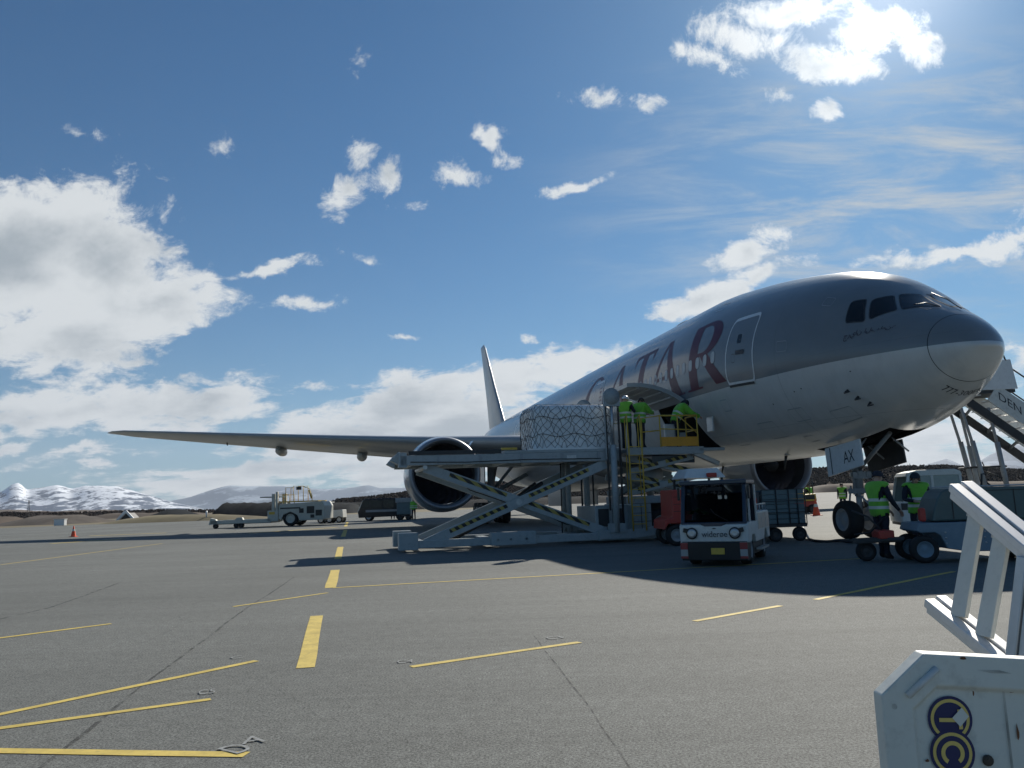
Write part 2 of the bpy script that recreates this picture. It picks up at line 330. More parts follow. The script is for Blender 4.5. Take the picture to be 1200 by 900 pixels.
# livery: silver-grey above, white below, split at a fixed height
def livery():
    m = bpy.data.materials.new('airliner_livery'); m.use_nodes = True; t = m.node_tree; b = t.nodes['Principled BSDF']
    tcn = t.nodes.new('ShaderNodeTexCoord'); s = t.nodes.new('ShaderNodeSeparateXYZ'); t.links.new(tcn.outputs['Object'], s.inputs[0])
    no = t.nodes.new('ShaderNodeTexNoise'); t.links.new(tcn.outputs['Object'], no.inputs['Vector']); no.inputs['Scale'].default_value = 1.3; no.inputs['Detail'].default_value = 9; no.inputs['Roughness'].default_value = .65
    g = t.nodes.new('ShaderNodeMath'); g.operation = 'GREATER_THAN'; t.links.new(s.outputs[2], g.inputs[0]); g.inputs[1].default_value = 4.70
    def ramp(a, c):
        r = t.nodes.new('ShaderNodeValToRGB'); t.links.new(no.outputs[0], r.inputs[0]); r.color_ramp.elements[0].position = .3; r.color_ramp.elements[1].position = .72
        r.color_ramp.elements[0].color = (*a, 1); r.color_ramp.elements[1].color = (*c, 1); return r.outputs[0]
    mx = t.nodes.new('ShaderNodeMix'); mx.data_type = 'RGBA'; t.links.new(g.outputs[0], mx.inputs[0])
    t.links.new(ramp((.56, .56, .54), (.62, .62, .60)), mx.inputs[6]); t.links.new(ramp((.17, .19, .205), (.195, .215, .23)), mx.inputs[7])
    gm = t.nodes.new('ShaderNodeMapping'); t.links.new(tcn.outputs['Object'], gm.inputs[0]); gm.inputs['Scale'].default_value = (2.6, .7, .45)
    gn = t.nodes.new('ShaderNodeTexNoise'); t.links.new(gm.outputs[0], gn.inputs[0]); gn.inputs['Scale'].default_value = 1.6; gn.inputs['Detail'].default_value = 9; gn.inputs['Roughness'].default_value = .7
    gr_ = t.nodes.new('ShaderNodeMapRange'); t.links.new(gn.outputs[0], gr_.inputs[0]); gr_.inputs[1].default_value = .48; gr_.inputs[2].default_value = .78; gr_.inputs[4].default_value = .16
    gx_ = t.nodes.new('ShaderNodeMix'); gx_.data_type = 'RGBA'; t.links.new(gr_.outputs[0], gx_.inputs[0]); t.links.new(mx.outputs[2], gx_.inputs[6]); gx_.inputs[7].default_value = (.20, .19, .17, 1); mx = gx_
    # fine panel joints round the barrel
    md = t.nodes.new('ShaderNodeMath'); md.operation = 'PINGPONG'; t.links.new(s.outputs[0], md.inputs[0]); md.inputs[1].default_value = 2.65
    lt = t.nodes.new('ShaderNodeMath'); lt.operation = 'LESS_THAN'; t.links.new(md.outputs[0], lt.inputs[0]); lt.inputs[1].default_value = .012
    lm = t.nodes.new('ShaderNodeMath'); lm.operation = 'MULTIPLY'; t.links.new(lt.outputs[0], lm.inputs[0]); lm.inputs[1].default_value = .28
    m3 = t.nodes.new('ShaderNodeMix'); m3.data_type = 'RGBA'; t.links.new(lm.outputs[0], m3.inputs[0]); t.links.new(mx.outputs[2], m3.inputs[6]); m3.inputs[7].default_value = (.12, .12, .12, 1)
    mz = t.nodes.new('ShaderNodeMath'); mz.operation = 'PINGPONG'; t.links.new(s.outputs[2], mz.inputs[0]); mz.inputs[1].default_value = .83
    lz = t.nodes.new('ShaderNodeMath'); lz.operation = 'LESS_THAN'; t.links.new(mz.outputs[0], lz.inputs[0]); lz.inputs[1].default_value = .005
    ma = t.nodes.new('ShaderNodeMath'); ma.operation = 'MAXIMUM'; t.links.new(lt.outputs[0], ma.inputs[0]); t.links.new(lz.outputs[0], ma.inputs[1]); t.links.new(ma.outputs[0], lm.inputs[0])
    t.links.new(m3.outputs[2], b.inputs['Base Color'])
    b.inputs['Roughness'].default_value = .19; b.inputs['Coat Weight'].default_value = .0; b.inputs['Specular IOR Level'].default_value = .55
    bp = t.nodes.new('ShaderNodeBump'); bp.inputs['Strength'].default_value = .12; bp.inputs['Distance'].default_value = .03; n4 = t.nodes.new('ShaderNodeTexNoise'); t.links.new(tcn.outputs['Object'], n4.inputs['Vector']); n4.inputs['Scale'].default_value = 1.1; n4.inputs['Detail'].default_value = 2
    t.links.new(n4.outputs[0], bp.inputs['Height']); t.links.new(bp.outputs[0], b.inputs['Normal']); t.links.new(bp.outputs[0], b.inputs['Coat Normal'])
    return m
M['livery'] = livery()
M['winggrey'] = mat('wing_grey', (.34, .36, .37), .38, var=.08, vs=.8, dirt=.1, coat=.2)
M['cowl'] = mat('cowl_grey', (.33, .37, .40), .28, var=.05, vs=1.2, coat=.5)
M['gearwhite'] = mat('gear_grey', (.30, .32, .34), .45, var=.15, dirt=.4)
M['lip'] = mat('inlet_lip_metal', (.26, .28, .31), .45, .5, var=.05)
M['fan'] = mat('fan_blade_dark', (.06, .06, .075), .3, .6)

# ---------------------------------------------------------------- ground and terrain
def asphalt():
    m = bpy.data.materials.new('asphalt'); m.use_nodes = True; t = m.node_tree; b = t.nodes['Principled BSDF']
    tcn = t.nodes.new('ShaderNodeTexCoord'); O_ = tcn.outputs['Object']
    def nz(sc, det, ro, vec=O_):
        n = t.nodes.new('ShaderNodeTexNoise'); t.links.new(vec, n.inputs['Vector']); n.inputs['Scale'].default_value = sc; n.inputs['Detail'].default_value = det; n.inputs['Roughness'].default_value = ro; return n.outputs[0]
    def rng(x, a, b_, c, d):
        r = t.nodes.new('ShaderNodeMapRange'); t.links.new(x, r.inputs[0]); r.inputs[1].default_value = a; r.inputs[2].default_value = b_; r.inputs[3].default_value = c; r.inputs[4].default_value = d; return r.outputs[0]
    def mul(a, b_):
        n = t.nodes.new('ShaderNodeMath'); n.operation = 'MULTIPLY'; t.links.new(a, n.inputs[0])
        if isinstance(b_, float): n.inputs[1].default_value = b_
        else: t.links.new(b_, n.inputs[1])
        return n.outputs[0]
    big = rng(nz(.12, 6, .6), .3, .7, .80, 1.14)
    mp = t.nodes.new('ShaderNodeMapping'); t.links.new(O_, mp.inputs['Vector']); mp.inputs['Rotation'].default_value = (0, 0, R(-62)); mp.inputs['Scale'].default_value = (.06, 1.2, 1)
    streak = rng(nz(1.0, 5, .65, mp.outputs[0]), .35, .7, .92, 1.07)
    mp2 = t.nodes.new('ShaderNodeMapping'); t.links.new(O_, mp2.inputs['Vector']); mp2.inputs['Rotation'].default_value = (0, 0, R(14)); mp2.inputs['Scale'].default_value = (.10, 1.6, 1)
    streak2 = rng(nz(.7, 5, .65, mp2.outputs[0]), .35, .7, .94, 1.05)
    fine = mul(rng(nz(60, 2, .8), .36, .64, .48, 1.52), rng(nz(170, 2, .7), .35, .65, .6, 1.4))
    mid = rng(nz(9, 6, .7), .3, .7, .80, 1.18)
    stain = rng(nz(1.7, 8, .72), .63, .72, 1.0, .70)
    wv = t.nodes.new('ShaderNodeTexNoise'); t.links.new(O_, wv.inputs['Vector']); wv.inputs['Scale'].default_value = .5; wv.inputs['Detail'].default_value = 6
    wa = t.nodes.new('ShaderNodeVectorMath'); wa.operation = 'ADD'; t.links.new(O_, wa.inputs[0]); t.links.new(wv.outputs['Color'], wa.inputs[1])
    vo = t.nodes.new('ShaderNodeTexVoronoi'); vo.feature = 'DISTANCE_TO_EDGE'; t.links.new(wa.outputs[0], vo.inputs['Vector']); vo.inputs['Scale'].default_value = .17
    crk = rng(vo.outputs['Distance'], .0008, .0022, .88, 1.0)
    v = mul(mul(mul(mul(mul(mul(mul(big, streak), fine), mid), streak2), stain), crk), .165)
    cc = t.nodes.new('ShaderNodeCombineColor'); t.links.new(mul(v, 1.0), cc.inputs[0]); t.links.new(mul(v, 1.05), cc.inputs[1]); t.links.new(mul(v, .99), cc.inputs[2])
    t.links.new(cc.outputs[0], b.inputs['Base Color'])
    b.inputs['Roughness'].default_value = .85; b.inputs['Specular IOR Level'].default_value = .22
    bp = t.nodes.new('ShaderNodeBump'); bp.inputs['Strength'].default_value = .55; bp.inputs['Distance'].default_value = .006
    t.links.new(nz(110, 3, .7), bp.inputs['Height']); t.links.new(bp.outputs[0], b.inputs['Normal'])
    return m
M['asphalt'] = asphalt()
M['grass'] = mat('winter_grass', (.16, .135, .075), .95, var=.35, vs=.12, bump=.5, bs=6)
M['earth'] = mat('dark_earth', (.075, .062, .05), .95, var=.4, vs=.25, bump=1, bs=3)
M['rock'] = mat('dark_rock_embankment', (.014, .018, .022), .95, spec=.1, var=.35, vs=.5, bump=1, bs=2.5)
M['wood'] = mat('bare_birch_scrub', (.038, .029, .025), 1.0, var=.25, vs=.05, spec=.05)
M['hillbrown'] = mat('brown_hill', (.034, .026, .022), 1, var=.3, vs=.03, spec=.05)
M['heath'] = mat('brown_heath', (.10, .075, .055), .95, var=.4, vs=.03, bump=1, bs=.8)
def sheet(name, pts, z, m):
    o = MB().add([(p[0], p[1], z) for p in pts], [tuple(range(len(pts)))]).build(name, m, fix=False)
    o.data.flip_normals() if o.data.polygons[0].normal.z < 0 else None
    return tag(o, kind='structure')
sheet('ground', [(-13500, -2000), (13500, -2000), (13500, 14000), (-13500, 14000)], -.06, M['grass'])
edge = [G(0, 619), G(110, 614.5), G(190, 610), G(300, 606), G(420, 602.5), G(520, 599)]
edge = [(-400, 40)] + [(p.x, p.y) for p in edge] + [(20, 330), (420, 420), (900, 300)]
sheet('apron', [(-400, -60), (900, -60)] + edge[::-1], 0, M['asphalt'])
def quadline(a, b, w0, w1=None, z=.004):
    """a,b pixel endpoints of a painted line, w width in metres"""
    A, B = G(*a), G(*b); d = (B-A).normalized(); n = Vector((-d.y, d.x, 0)); w1 = w1 or w0
    return [A+n*w0/2, A-n*w0/2, B-n*w1/2, B+n*w1/2]
def stripline(mb, a, b, w, z=.004, seg=.6):
    A, B = G(*a), G(*b); L = (B-A).length; k = max(1, int(L/seg)); d = (B-A)/L; n = Vector((-d.y, d.x, 0))
    vs = []
    for i in range(k+1):
        p = A+d*(L*i/k); j1 = random.uniform(-.006, .006); j2 = random.uniform(-.006, .006)
        e = random.uniform(-.02, .02) if i in (0, k) else 0
        vs += [p+n*(w/2+j1)+d*e, p-n*(w/2+j2)+d*e]
    vs = [(v[0], v[1], z) for v in vs]
    mb.add(vs, [(2*i, 2*i+1, 2*i+3, 2*i+2) for i in range(k)])
LN = [((358, 783), (371, 722), .17), ((387, 689), (393, 668), .20), ((396, 655), (399, 641), .20),
      ((402, 629), (405, 621), .22), ((405, 617), (407, 612), .22),
      ((274, 711), (383, 695), .085), ((390, 689), (1022, 654), .09), ((480, 782), (678, 753), .085),
      ((815, 728), (915, 710), .085), ((955, 703), (1117, 670), .09), ((-40, 753), (131, 731), .085),
      ((-60, 850), (299, 775), .085), ((-60, 862), (245, 820), .085), ((-80, 879), (288, 885), .10),
      ((0, 662), (190, 637), .10), ((60, 637), (146, 631.5), .5), ((105, 628), (195, 624.5), .5), ((290, 625), (395, 618), .45)]
for a, b, w in LN:
    mb = MB(); stripline(mb, a, b, w); tag(mb.build('yellow_line', M['line'], fix=False), kind='structure')
for s_, a, b, h in [('C5', (232, 815), (252, 813), .16), ('A', (283, 874), (312, 870), .16), ('D', (278, 885), (300, 878), .2),
                    ('C4', (465, 778), (484, 777), .14), ('C3', (645, 750), (662, 748), .14), ('C', (272, 773), (287, 771), .12)]:
    A, B = G(*a), G(*b); xd = B-A; yd = Vector((-xd.y, xd.x, 0)).normalized()*h
    o = flat_text('painted_letters', s_, (A.x, A.y, .0085), (xd.x, xd.y, 0), yd, M['wline']); tag(o, kind='structure')
# bitumen seams and tyre marks
def wander(pts, w, z, m, name):
    P = [G(*p) for p in pts]; vs = []
    Q = []
    for i in range(len(P)-1):
        k = max(2, int((P[i+1]-P[i]).length/.35))
        for j in range(k): Q.append(P[i].lerp(P[i+1], j/k))
    Q.append(P[-1]); off = 0
    for i, p in enumerate(Q):
        d = (Q[min(i+1, len(Q)-1)]-Q[max(i-1, 0)]).normalized(); n = Vector((-d.y, d.x, 0)); off = off*.8+random.uniform(-.012, .012)
        ww = w*random.uniform(.55, 1.2); vs += [(p+n*(off+ww/2)).to_tuple(), (p+n*(off-ww/2)).to_tuple()]
    vs = [(v[0], v[1], z) for v in vs]
    tag(MB().add(vs, [(2*i, 2*i+1, 2*i+3, 2*i+2) for i in range(len(Q)-1)]).build(name, m, fix=False), kind='structure')
wander([(345, 676), (280, 720), (185, 793), (100, 860), (40, 905)], .035, .002, M['seam'], 'bitumen_seam')
wander([(140, 683), (60, 712), (-20, 730)], .05, .002, M['seam'], 'bitumen_seam')
wander([(625, 745), (690, 830), (740, 905)], .018, .002, M['seam'], 'bitumen_seam')
wander([(400, 612), (150, 622), (-40, 645)], .1, .002, M['seam'], 'bitumen_seam')

def ridge(name, prof, dist, depth, m, base=-2, jag=0, step=6, kind='structure', back=None):
    """hill whose crest heights come from bearings; prof = [(px, py of crest)], real height at real distance"""
    xs = [p[0] for p in prof]; ys = [p[1] for p in prof]
    n = int((xs[-1]-xs[0])/step)+1; rows = []
    R_ = 9
    random.seed(len(name)+int(dist))
    for i in range(n+1):
        px = xs[0]+(xs[-1]-xs[0])*i/n; py = float(np.interp(px, xs, ys))+random.uniform(-jag, jag)
        c = AT(px, py, dist); H = c.z
        row = []
        for j in range(R_):
            t = j/(R_-1)  # 0 front foot, .5 crest, 1 back foot
            f = math.sin(math.pi*t)**1.2
            y = dist-depth/2+depth*t
            h = base+(H-base)*f*(1 if j == R_//2 else random.uniform(.86, 1.0))
            row.append((c.x*(y/dist), y, h))
        rows.append(row)
    vs = [v for r in rows for v in r]
    fs = [(i*R_+j, (i+1)*R_+j, (i+1)*R_+j+1, i*R_+j+1) for i in range(n) for j in range(R_-1)]
    o = MB().add(vs, fs, 0, True).build(name, m); return tag(o, kind=kind)
from mathutils import noise as mn
def snow_mat(name, rock, snow, amount, sc):
    m = bpy.data.materials.new(name); m.use_nodes = True; t = m.node_tree; b = t.nodes['Principled BSDF']; b.inputs['Roughness'].default_value = .9; b.inputs['Specular IOR Level'].default_value = .1
    tcn = t.nodes.new('ShaderNodeTexCoord'); mp = t.nodes.new('ShaderNodeMapping'); t.links.new(tcn.outputs['Object'], mp.inputs[0]); mp.inputs['Scale'].default_value = (1, .5, 3.2)
    n = t.nodes.new('ShaderNodeTexNoise'); t.links.new(mp.outputs[0], n.inputs[0]); n.inputs['Scale'].default_value = sc; n.inputs['Detail'].default_value = 12; n.inputs['Roughness'].default_value = .72
    s = t.nodes.new('ShaderNodeSeparateXYZ'); t.links.new(tcn.outputs['Object'], s.inputs[0])
    h = t.nodes.new('ShaderNodeMapRange'); t.links.new(s.outputs[2], h.inputs[0]); h.inputs[1].default_value = 0; h.inputs[2].default_value = 260; h.inputs[3].default_value = -.08; h.inputs[4].default_value = .03
    a = t.nodes.new('ShaderNodeMath'); a.operation = 'ADD'; t.links.new(n.outputs[0], a.inputs[0]); t.links.new(h.outputs[0], a.inputs[1])
    r = t.nodes.new('ShaderNodeMapRange'); r.interpolation_type = 'SMOOTHSTEP'; t.links.new(a.outputs[0], r.inputs[0]); r.inputs[1].default_value = .5-amount; r.inputs[2].default_value = .58-amount
    mx = t.nodes.new('ShaderNodeMix'); mx.data_type = 'RGBA'; t.links.new(r.outputs[0], mx.inputs[0]); mx.inputs[6].default_value = (*rock, 1); mx.inputs[7].default_value = (*snow, 1)
    t.links.new(mx.outputs[2], b.inputs['Base Color']); return m
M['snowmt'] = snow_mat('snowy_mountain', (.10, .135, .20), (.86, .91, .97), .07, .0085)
M['bluemt'] = snow_mat('haze_blue_fell', (.15, .21, .29), (.42, .50, .58), .0, .0016)  # pale low-contrast blues put part of the distance haze into the colour
def mountain(name, prof, dist, depth, m, rough=.18, nx=160, ny=26, seed=0, fs_=900.):
    xs = [p[0] for p in prof]; ys = [p[1] for p in prof]; vs = []
    for i in range(nx+1):
        px = xs[0]+(xs[-1]-xs[0])*i/nx; py = float(np.interp(px, xs, ys)); c = AT(px, py, dist); H = max(c.z, 1)
        for j in range(ny+1):
            t = j/ny; y = dist-depth/2+depth*t; x = c.x*(y/dist)
            f = math.sin(math.pi*min(max(t, 0), 1))
            nz = mn.fractal(Vector((x/fs_+seed, y/fs_, 3.1)), .9, 2.1, 7)
            e = 1-abs(2*t-1)**2
            h = H*(f**1.3)*(1+rough*nz*(.35 if j == ny//2 else 1)) if 0 < j < ny else -3
            vs.append((x, y, h))
    k = ny+1
    fs = [(i*k+j, (i+1)*k+j, (i+1)*k+j+1, i*k+j+1) for i in range(nx) for j in range(ny)]
    return tag(MB().add(vs, fs, 0, True).build(name, m), kind='structure')
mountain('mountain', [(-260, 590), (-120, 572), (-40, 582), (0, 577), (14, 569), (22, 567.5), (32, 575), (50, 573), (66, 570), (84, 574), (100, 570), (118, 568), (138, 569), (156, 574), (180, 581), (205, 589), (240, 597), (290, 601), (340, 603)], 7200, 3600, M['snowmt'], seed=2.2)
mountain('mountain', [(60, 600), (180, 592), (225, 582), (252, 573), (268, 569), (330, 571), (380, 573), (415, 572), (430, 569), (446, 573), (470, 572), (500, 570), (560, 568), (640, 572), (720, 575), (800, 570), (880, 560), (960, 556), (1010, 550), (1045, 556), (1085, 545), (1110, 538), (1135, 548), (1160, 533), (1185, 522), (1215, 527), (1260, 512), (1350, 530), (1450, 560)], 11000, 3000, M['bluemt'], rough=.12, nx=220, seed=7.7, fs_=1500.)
# nearer low ground
ridge('hill', [(-300, 606), (0, 603), (40, 600), (90, 602), (180, 598), (240, 600), (300, 598), (380, 594), (395, 588), (430, 585), (470, 580), (500, 574), (530, 572), (560, 568), (620, 566), (680, 572), (740, 574), (800, 570), (860, 566), (920, 556), (960, 551), (1000, 550), (1050, 549), (1110, 548), (1150, 551), (1200, 553), (1300, 556), (1400, 552)], 620, 240, M['hillbrown'], base=-1, jag=.8, step=5)
ridge('hill', [(-300, 607), (-60, 600), (10, 597), (60, 599), (120, 597), (200, 600), (260, 604)], 1500, 500, M['heath'], base=-1, jag=.5, step=6)
# bare scrub wood over the hill: one mass
def scrub(n, x0, x1, d0, d1, prof, hh):
    xs = [p[0] for p in prof]; ys = [p[1] for p in prof]
    mb = MB(); random.seed(5)
    for i in range(n):
        px = random.uniform(x0, x1); t = random.random(); D_ = d0+(d1-d0)*t; crest = float(np.interp(px, xs, ys)); c = AT(px, crest, d1)
        z0 = -1+(c.z+1)*math.sin(math.pi/2*t)**1.2; x = c.x*D_/d1; h = hh*random.uniform(.5, 1.25); w = h*random.uniform(.25, .6)
        vs = [(x, D_, z0-1)]; a0 = random.random()*6
        for k in range(5):
            a = a0+k*1.26; vs.append((x+w*math.cos(a)*random.uniform(.5, 1.1), D_+w*math.sin(a), z0+h*random.uniform(.45, .85)))
        vs.append((x+random.uniform(-.2, .2)*w, D_, z0+h))
        mb.add(vs, [(0, 1, 2), (0, 3, 4), (6, 1, 2), (6, 3, 4), (6, 5, 1), (0, 5, 1), (6, 2, 3)][:random.choice((5, 6, 7))])
    return mb.build('scrub_wood', M['wood'], fix=False)
HP = [(380, 594), (395, 588), (430, 585), (470, 580), (500, 574), (530, 572), (560, 568), (620, 566), (680, 572), (740, 574), (800, 570), (860, 566), (920, 556), (960, 551), (1050, 549), (1110, 548), (1150, 551), (1200, 553), (1300, 556)]
tag(scrub(16000, 385, 1300, 505, 620, HP, 2.3), 'bare brown birch scrub covering the low hill beyond the apron', 'woodland', kind='stuff')
HP2 = [(-300, 605), (0, 602), (90, 602), (180, 599), (300, 599), (390, 594)]
tag(scrub(4500, -200, 390, 520, 620, HP2, 1.6), 'dark scrub along the foot of the snowy mountain on the left', 'woodland', kind='stuff')
# earth banks close behind the apron on the left, and the dark rock embankment
def bank(name, x0, x1, ytop, Y, depth, m, ends=.12, jag=.1, kind='structure'):
    n = 26; A = AT(x0, ytop[0], Y); vs = []; K = 7
    for i in range(n+1):
        t = i/n; px = x0+(x1-x0)*t; py = ytop[0]*(1-t)+ytop[1]*t; c = AT(px, py, Y)
        e = min(1, t/ends, (1-t)/ends)**.7
        for j in range(K):
            s = j/(K-1); f = [0, .55, .9, 1, .95, .6, 0][j]
            vs.append((c.x+random.uniform(-1, 1)*jag, Y-depth/2+depth*s, -.1+(c.z+.1)*f*e*(1+random.uniform(-jag, jag)*.7)))
    fs = [(i*K+j, (i+1)*K+j, (i+1)*K+j+1, i*K+j+1) for i in range(n) for j in range(K-1)]
    return tag(MB().add(vs, fs, 0, True).build(name, m), kind=kind)
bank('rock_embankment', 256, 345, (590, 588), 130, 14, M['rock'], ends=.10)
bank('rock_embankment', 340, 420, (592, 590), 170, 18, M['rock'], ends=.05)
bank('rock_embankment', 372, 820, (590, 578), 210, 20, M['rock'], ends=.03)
bank('earth_mound', 14, 122, (606, 603), 150, 20, M['earth'], ends=.3, jag=.2)
bank('earth_mound', -80, 30, (606, 606), 190, 20, M['heath'], ends=.2, jag=.2)
bank('earth_mound', 178, 232, (596, 597), 185, 20, M['rock'], ends=.45, jag=.08)
bank('earth_mound', 100, 260, (602, 600), 260, 20, M['heath'], ends=.2, jag=.2)
bank('grass_verge', 120, 330, (604.5, 602), 121, 9, M['grass'], ends=.3)
bank('earth_mound', 930, 1300, (568, 562), 420, 20, M['heath'], ends=.1)
# air between here and the fells
hz = MB().bb(-14000, 14000, -2500, 14500, -4, 1100)
HZ = bpy.data.materials.new('haze_air'); HZ.use_nodes = True; ht = HZ.node_tree; ht.nodes.clear()
pv = ht.nodes.new('ShaderNodeVolumePrincipled'); pv.inputs['Color'].default_value = (.80, .88, 1, 1); pv.inputs['Density'].default_value = HAZE; pv.inputs['Anisotropy'].default_value = .2
ho = ht.nodes.new('ShaderNodeOutputMaterial'); ht.links.new(pv.outputs[0], ho.inputs['Volume'])
if HAZE: tag(hz.build('haze', HZ, fix=True), kind='stuff')
# ================================================================ AIRLINER
A_YAW = 11.4126
PL_O = Vector((11.09901, 17.88947, 0))

def pchip(xs,ys):
    xs=np.array(xs,float);ys=np.array(ys,float);h=np.diff(xs);d=np.diff(ys)/h;m=np.zeros(len(xs))
    for i in range(1,len(xs)-1):
        if d[i-1]*d[i]>0:
            w1=2*h[i]+h[i-1];w2=h[i]+2*h[i-1];m[i]=(w1+w2)/(w1/d[i-1]+w2/d[i])
    m[0]=d[0];m[-1]=d[-1]
    def f(x):
        x=min(max(x,xs[0]),xs[-1]);i=min(int(np.searchsorted(xs,x,side='right'))-1,len(xs)-2)
        t=(x-xs[i])/h[i];return ((1+2*t)*(1-t)**2*ys[i]+t*(1-t)**2*h[i]*m[i]+t*t*(3-2*t)*ys[i+1]+t*t*(t-1)*h[i]*m[i+1])
    return f
# keyed on r=sqrt(s) near nose
S_=[0.0000,0.0868,0.2618,0.5273,0.8863,1.2504,1.8048,2.5565,3.3196,4.0913,4.8697,5.8496,7.1317,8.6187,10.6090,49.5988,55.5988,61.5988,67.5988,72.85]
D0=0.4012
def K(v): 
    f=pchip(np.sqrt(S_),v); return lambda s:f(np.sqrt(max(s-D0,0)))
ztop=K([4.597,4.748,5.042,5.326,5.592,5.818,6.166,6.775,7.223,7.510,7.717,7.913,8.140,8.327,8.504,8.600,8.600,8.580,8.300,7.750])
zbot=K([4.597,4.482,4.244,3.997,3.745,3.540,3.277,3.016,2.827,2.697,2.613,2.541,2.482,2.456,2.452,2.450,2.950,4.000,5.350,6.550])
hw=K([0.000,0.352,0.627,0.886,1.154,1.394,1.710,2.032,2.291,2.482,2.632,2.784,2.918,3.018,3.075,3.100,2.850,2.150,1.200,0.220])
zc=K([4.597,4.611,4.630,4.666,4.721,4.758,4.843,4.959,5.049,5.133,5.209,5.305,5.403,5.481,5.530,5.550,5.900,6.500,7.000,7.200])
def hull(s,th,off=0,side=1):
    w=hw(s);c=zc(s);st=np.sin(th)
    h=(ztop(s)-c) if st>=0 else (c-zbot(s))
    ct=np.cos(th)
    # normal offset approx
    nx,nz=ct/max(w,.01),st/max(h,.01);n=np.hypot(nx,nz)
    return (s,side*(w*ct+off*nx/n),c+h*st+off*nz/n)
def th_of(s,z):
    c=zc(s);h=(ztop(s)-c) if z>=c else (c-zbot(s))
    return float(np.arcsin(np.clip((z-c)/h,-1,1)))
HPI = math.pi/2
plane = thing('airliner', 'large twin-engine passenger jet, silver-grey above and white below, with QATAR in burgundy on its side', 'aircraft', PL_O, R(90+A_YAW))
CS0, CS1 = 10.85, 13.5
tb, tt = th_of(12, 2.95), th_of(12, 4.68)
svals = sorted(set([1.137, 1.3, 1.5, 1.75, 2.1, 2.45, 2.8, 3.1, 3.4, 3.8, 4.2, 4.7, 5.2, 5.8, 6.2, 6.6, 7.2, 8, 9, 10, CS0, 11.5, 12.2, 12.9, CS1] + [14.5+1.5*i for i in range(36)] + [68.5+.4*i for i in range(12)]))
svals = [s for s in svals if s <= 73.2]
base_t = list(np.linspace(-HPI, HPI, 41)); bay = [-HPI+.27]
half = sorted([t for t in base_t if abs(t-tb) > .03 and abs(t-tt) > .03 and abs(t-bay[0]) > .03] + [tb, tt] + bay)
ths_ = half + [math.pi-t for t in half[::-1][1:-1]]
def fuselage(sv):
    vs = []; fs = []; n = len(ths_)
    for s in sv: vs += [hull(s, t) for t in ths_]
    for i in range(len(sv)-1):
        sm_ = (sv[i]+sv[i+1])/2
        for k in range(n):
            t0, t1 = ths_[k], ths_[(k+1) % n]
            tm = (t0+(t1 if k < n-1 else t1+2*math.pi))/2
            if CS0 < sm_ < CS1 and tb < tm < tt: continue
            if 3.4 < sm_ < 6.6 and (abs(tm+HPI) < .26 or abs(tm-3*HPI) < .26): continue
            fs.append((i*n+k, i*n+(k+1) % n, (i+1)*n+(k+1) % n, (i+1)*n+k))
    return vs, fs
vs, fs = fuselage(svals)
n_ = len(ths_)
fs.append([(len(svals)-1)*n_+k for k in range(n_)])
MB().add(vs, fs, 0, True).build('fuselage', M['livery'], plane)
rs = [D0+x for x in (.00002, .0008, .003, .008, .016, .03, .06, .1, .16, .24, .34, .46, .6)]+[1.124]
vs = []; fs = []
for s in rs: vs += [hull(s, t) for t in ths_]
for i in range(len(rs)-1):
    for k in range(n_): fs.append((i*n_+k, i*n_+(k+1) % n_, (i+1)*n_+(k+1) % n_, (i+1)*n_+k))
fs.append(list(range(n_)))
MB().add(vs, fs, 0, True).build('radome', M['livery'], plane)
vs = []
for s, o_ in ((1.105, -.015), (1.150, -.015)): vs += [hull(s, t, o_) for t in ths_]
MB().add(vs, [(k, (k+1) % n_, n_+(k+1) % n_, n_+k) for k in range(n_)], 0, True).build('radome_seam', M['black'], plane)
# surface patches: 2-D shapes in (s, z) or (s, theta) laid on the skin
def cut2d(vs, fs, gx, gy):
    bm = bmesh.new(); bv = [bm.verts.new((x, y, 0)) for x, y in vs]
    for f in fs:
        try: bm.faces.new([bv[i] for i in f])
        except ValueError: pass
    xs = [v[0] for v in vs]; ys = [v[1] for v in vs]
    def cuts(lo, hi, g, no):
        c = math.floor(lo/g)*g+g
        while c < hi:
            bmesh.ops.bisect_plane(bm, geom=bm.verts[:]+bm.edges[:]+bm.faces[:], plane_co=(c if no[0] else 0, c if no[1] else 0, 0), plane_no=no, dist=1e-6); c += g
    cuts(min(xs), max(xs), gx, (1, 0, 0)); cuts(min(ys), max(ys), gy, (0, 1, 0))
    bm.verts.index_update(); v2 = [(v.co.x, v.co.y) for v in bm.verts]; f2 = [[v.index for v in f.verts] for f in bm.faces]; bm.free()
    return v2, f2
def patch(name, vs, fs, m, off=.008, mode='z', side=1, parent=None, gx=.3, gy=.12, conv=None):
    vs, fs = cut2d(vs, fs, gx, gy)
    P = []
    for a, b in vs:
        if conv: a, b = conv(a, b)
        P.append(hull(a, th_of(a, b) if mode == 'z' else b, off, side))
    o = MB().add(P, fs, 0, True).build(name, m, parent or plane, fix=True)
    return o
def ringpoly(pts, w, rnd=0.0):
    """closed outline strip of width w (2-D)"""
    n = len(pts); out = []
    cx_, cy_ = sum(p[0] for p in pts)/n, sum(p[1] for p in pts)/n
    inner = []
    for i in range(n):
        p0, p1, p2 = Vector(pts[i-1]), Vector(pts[i]), Vector(pts[(i+1) % n])
        d = ((p0-p1).normalized()+(p2-p1).normalized()); d = d.normalized() if d.length > 1e-3 else (Vector((cx_, cy_))-p1).normalized()
        if d.dot(Vector((cx_, cy_))-p1) < 0: d = -d
        inner.append(tuple(p1+d*w))
    return list(pts)+inner, [(i, (i+1) % n, n+(i+1) % n, n+i) for i in range(n)]
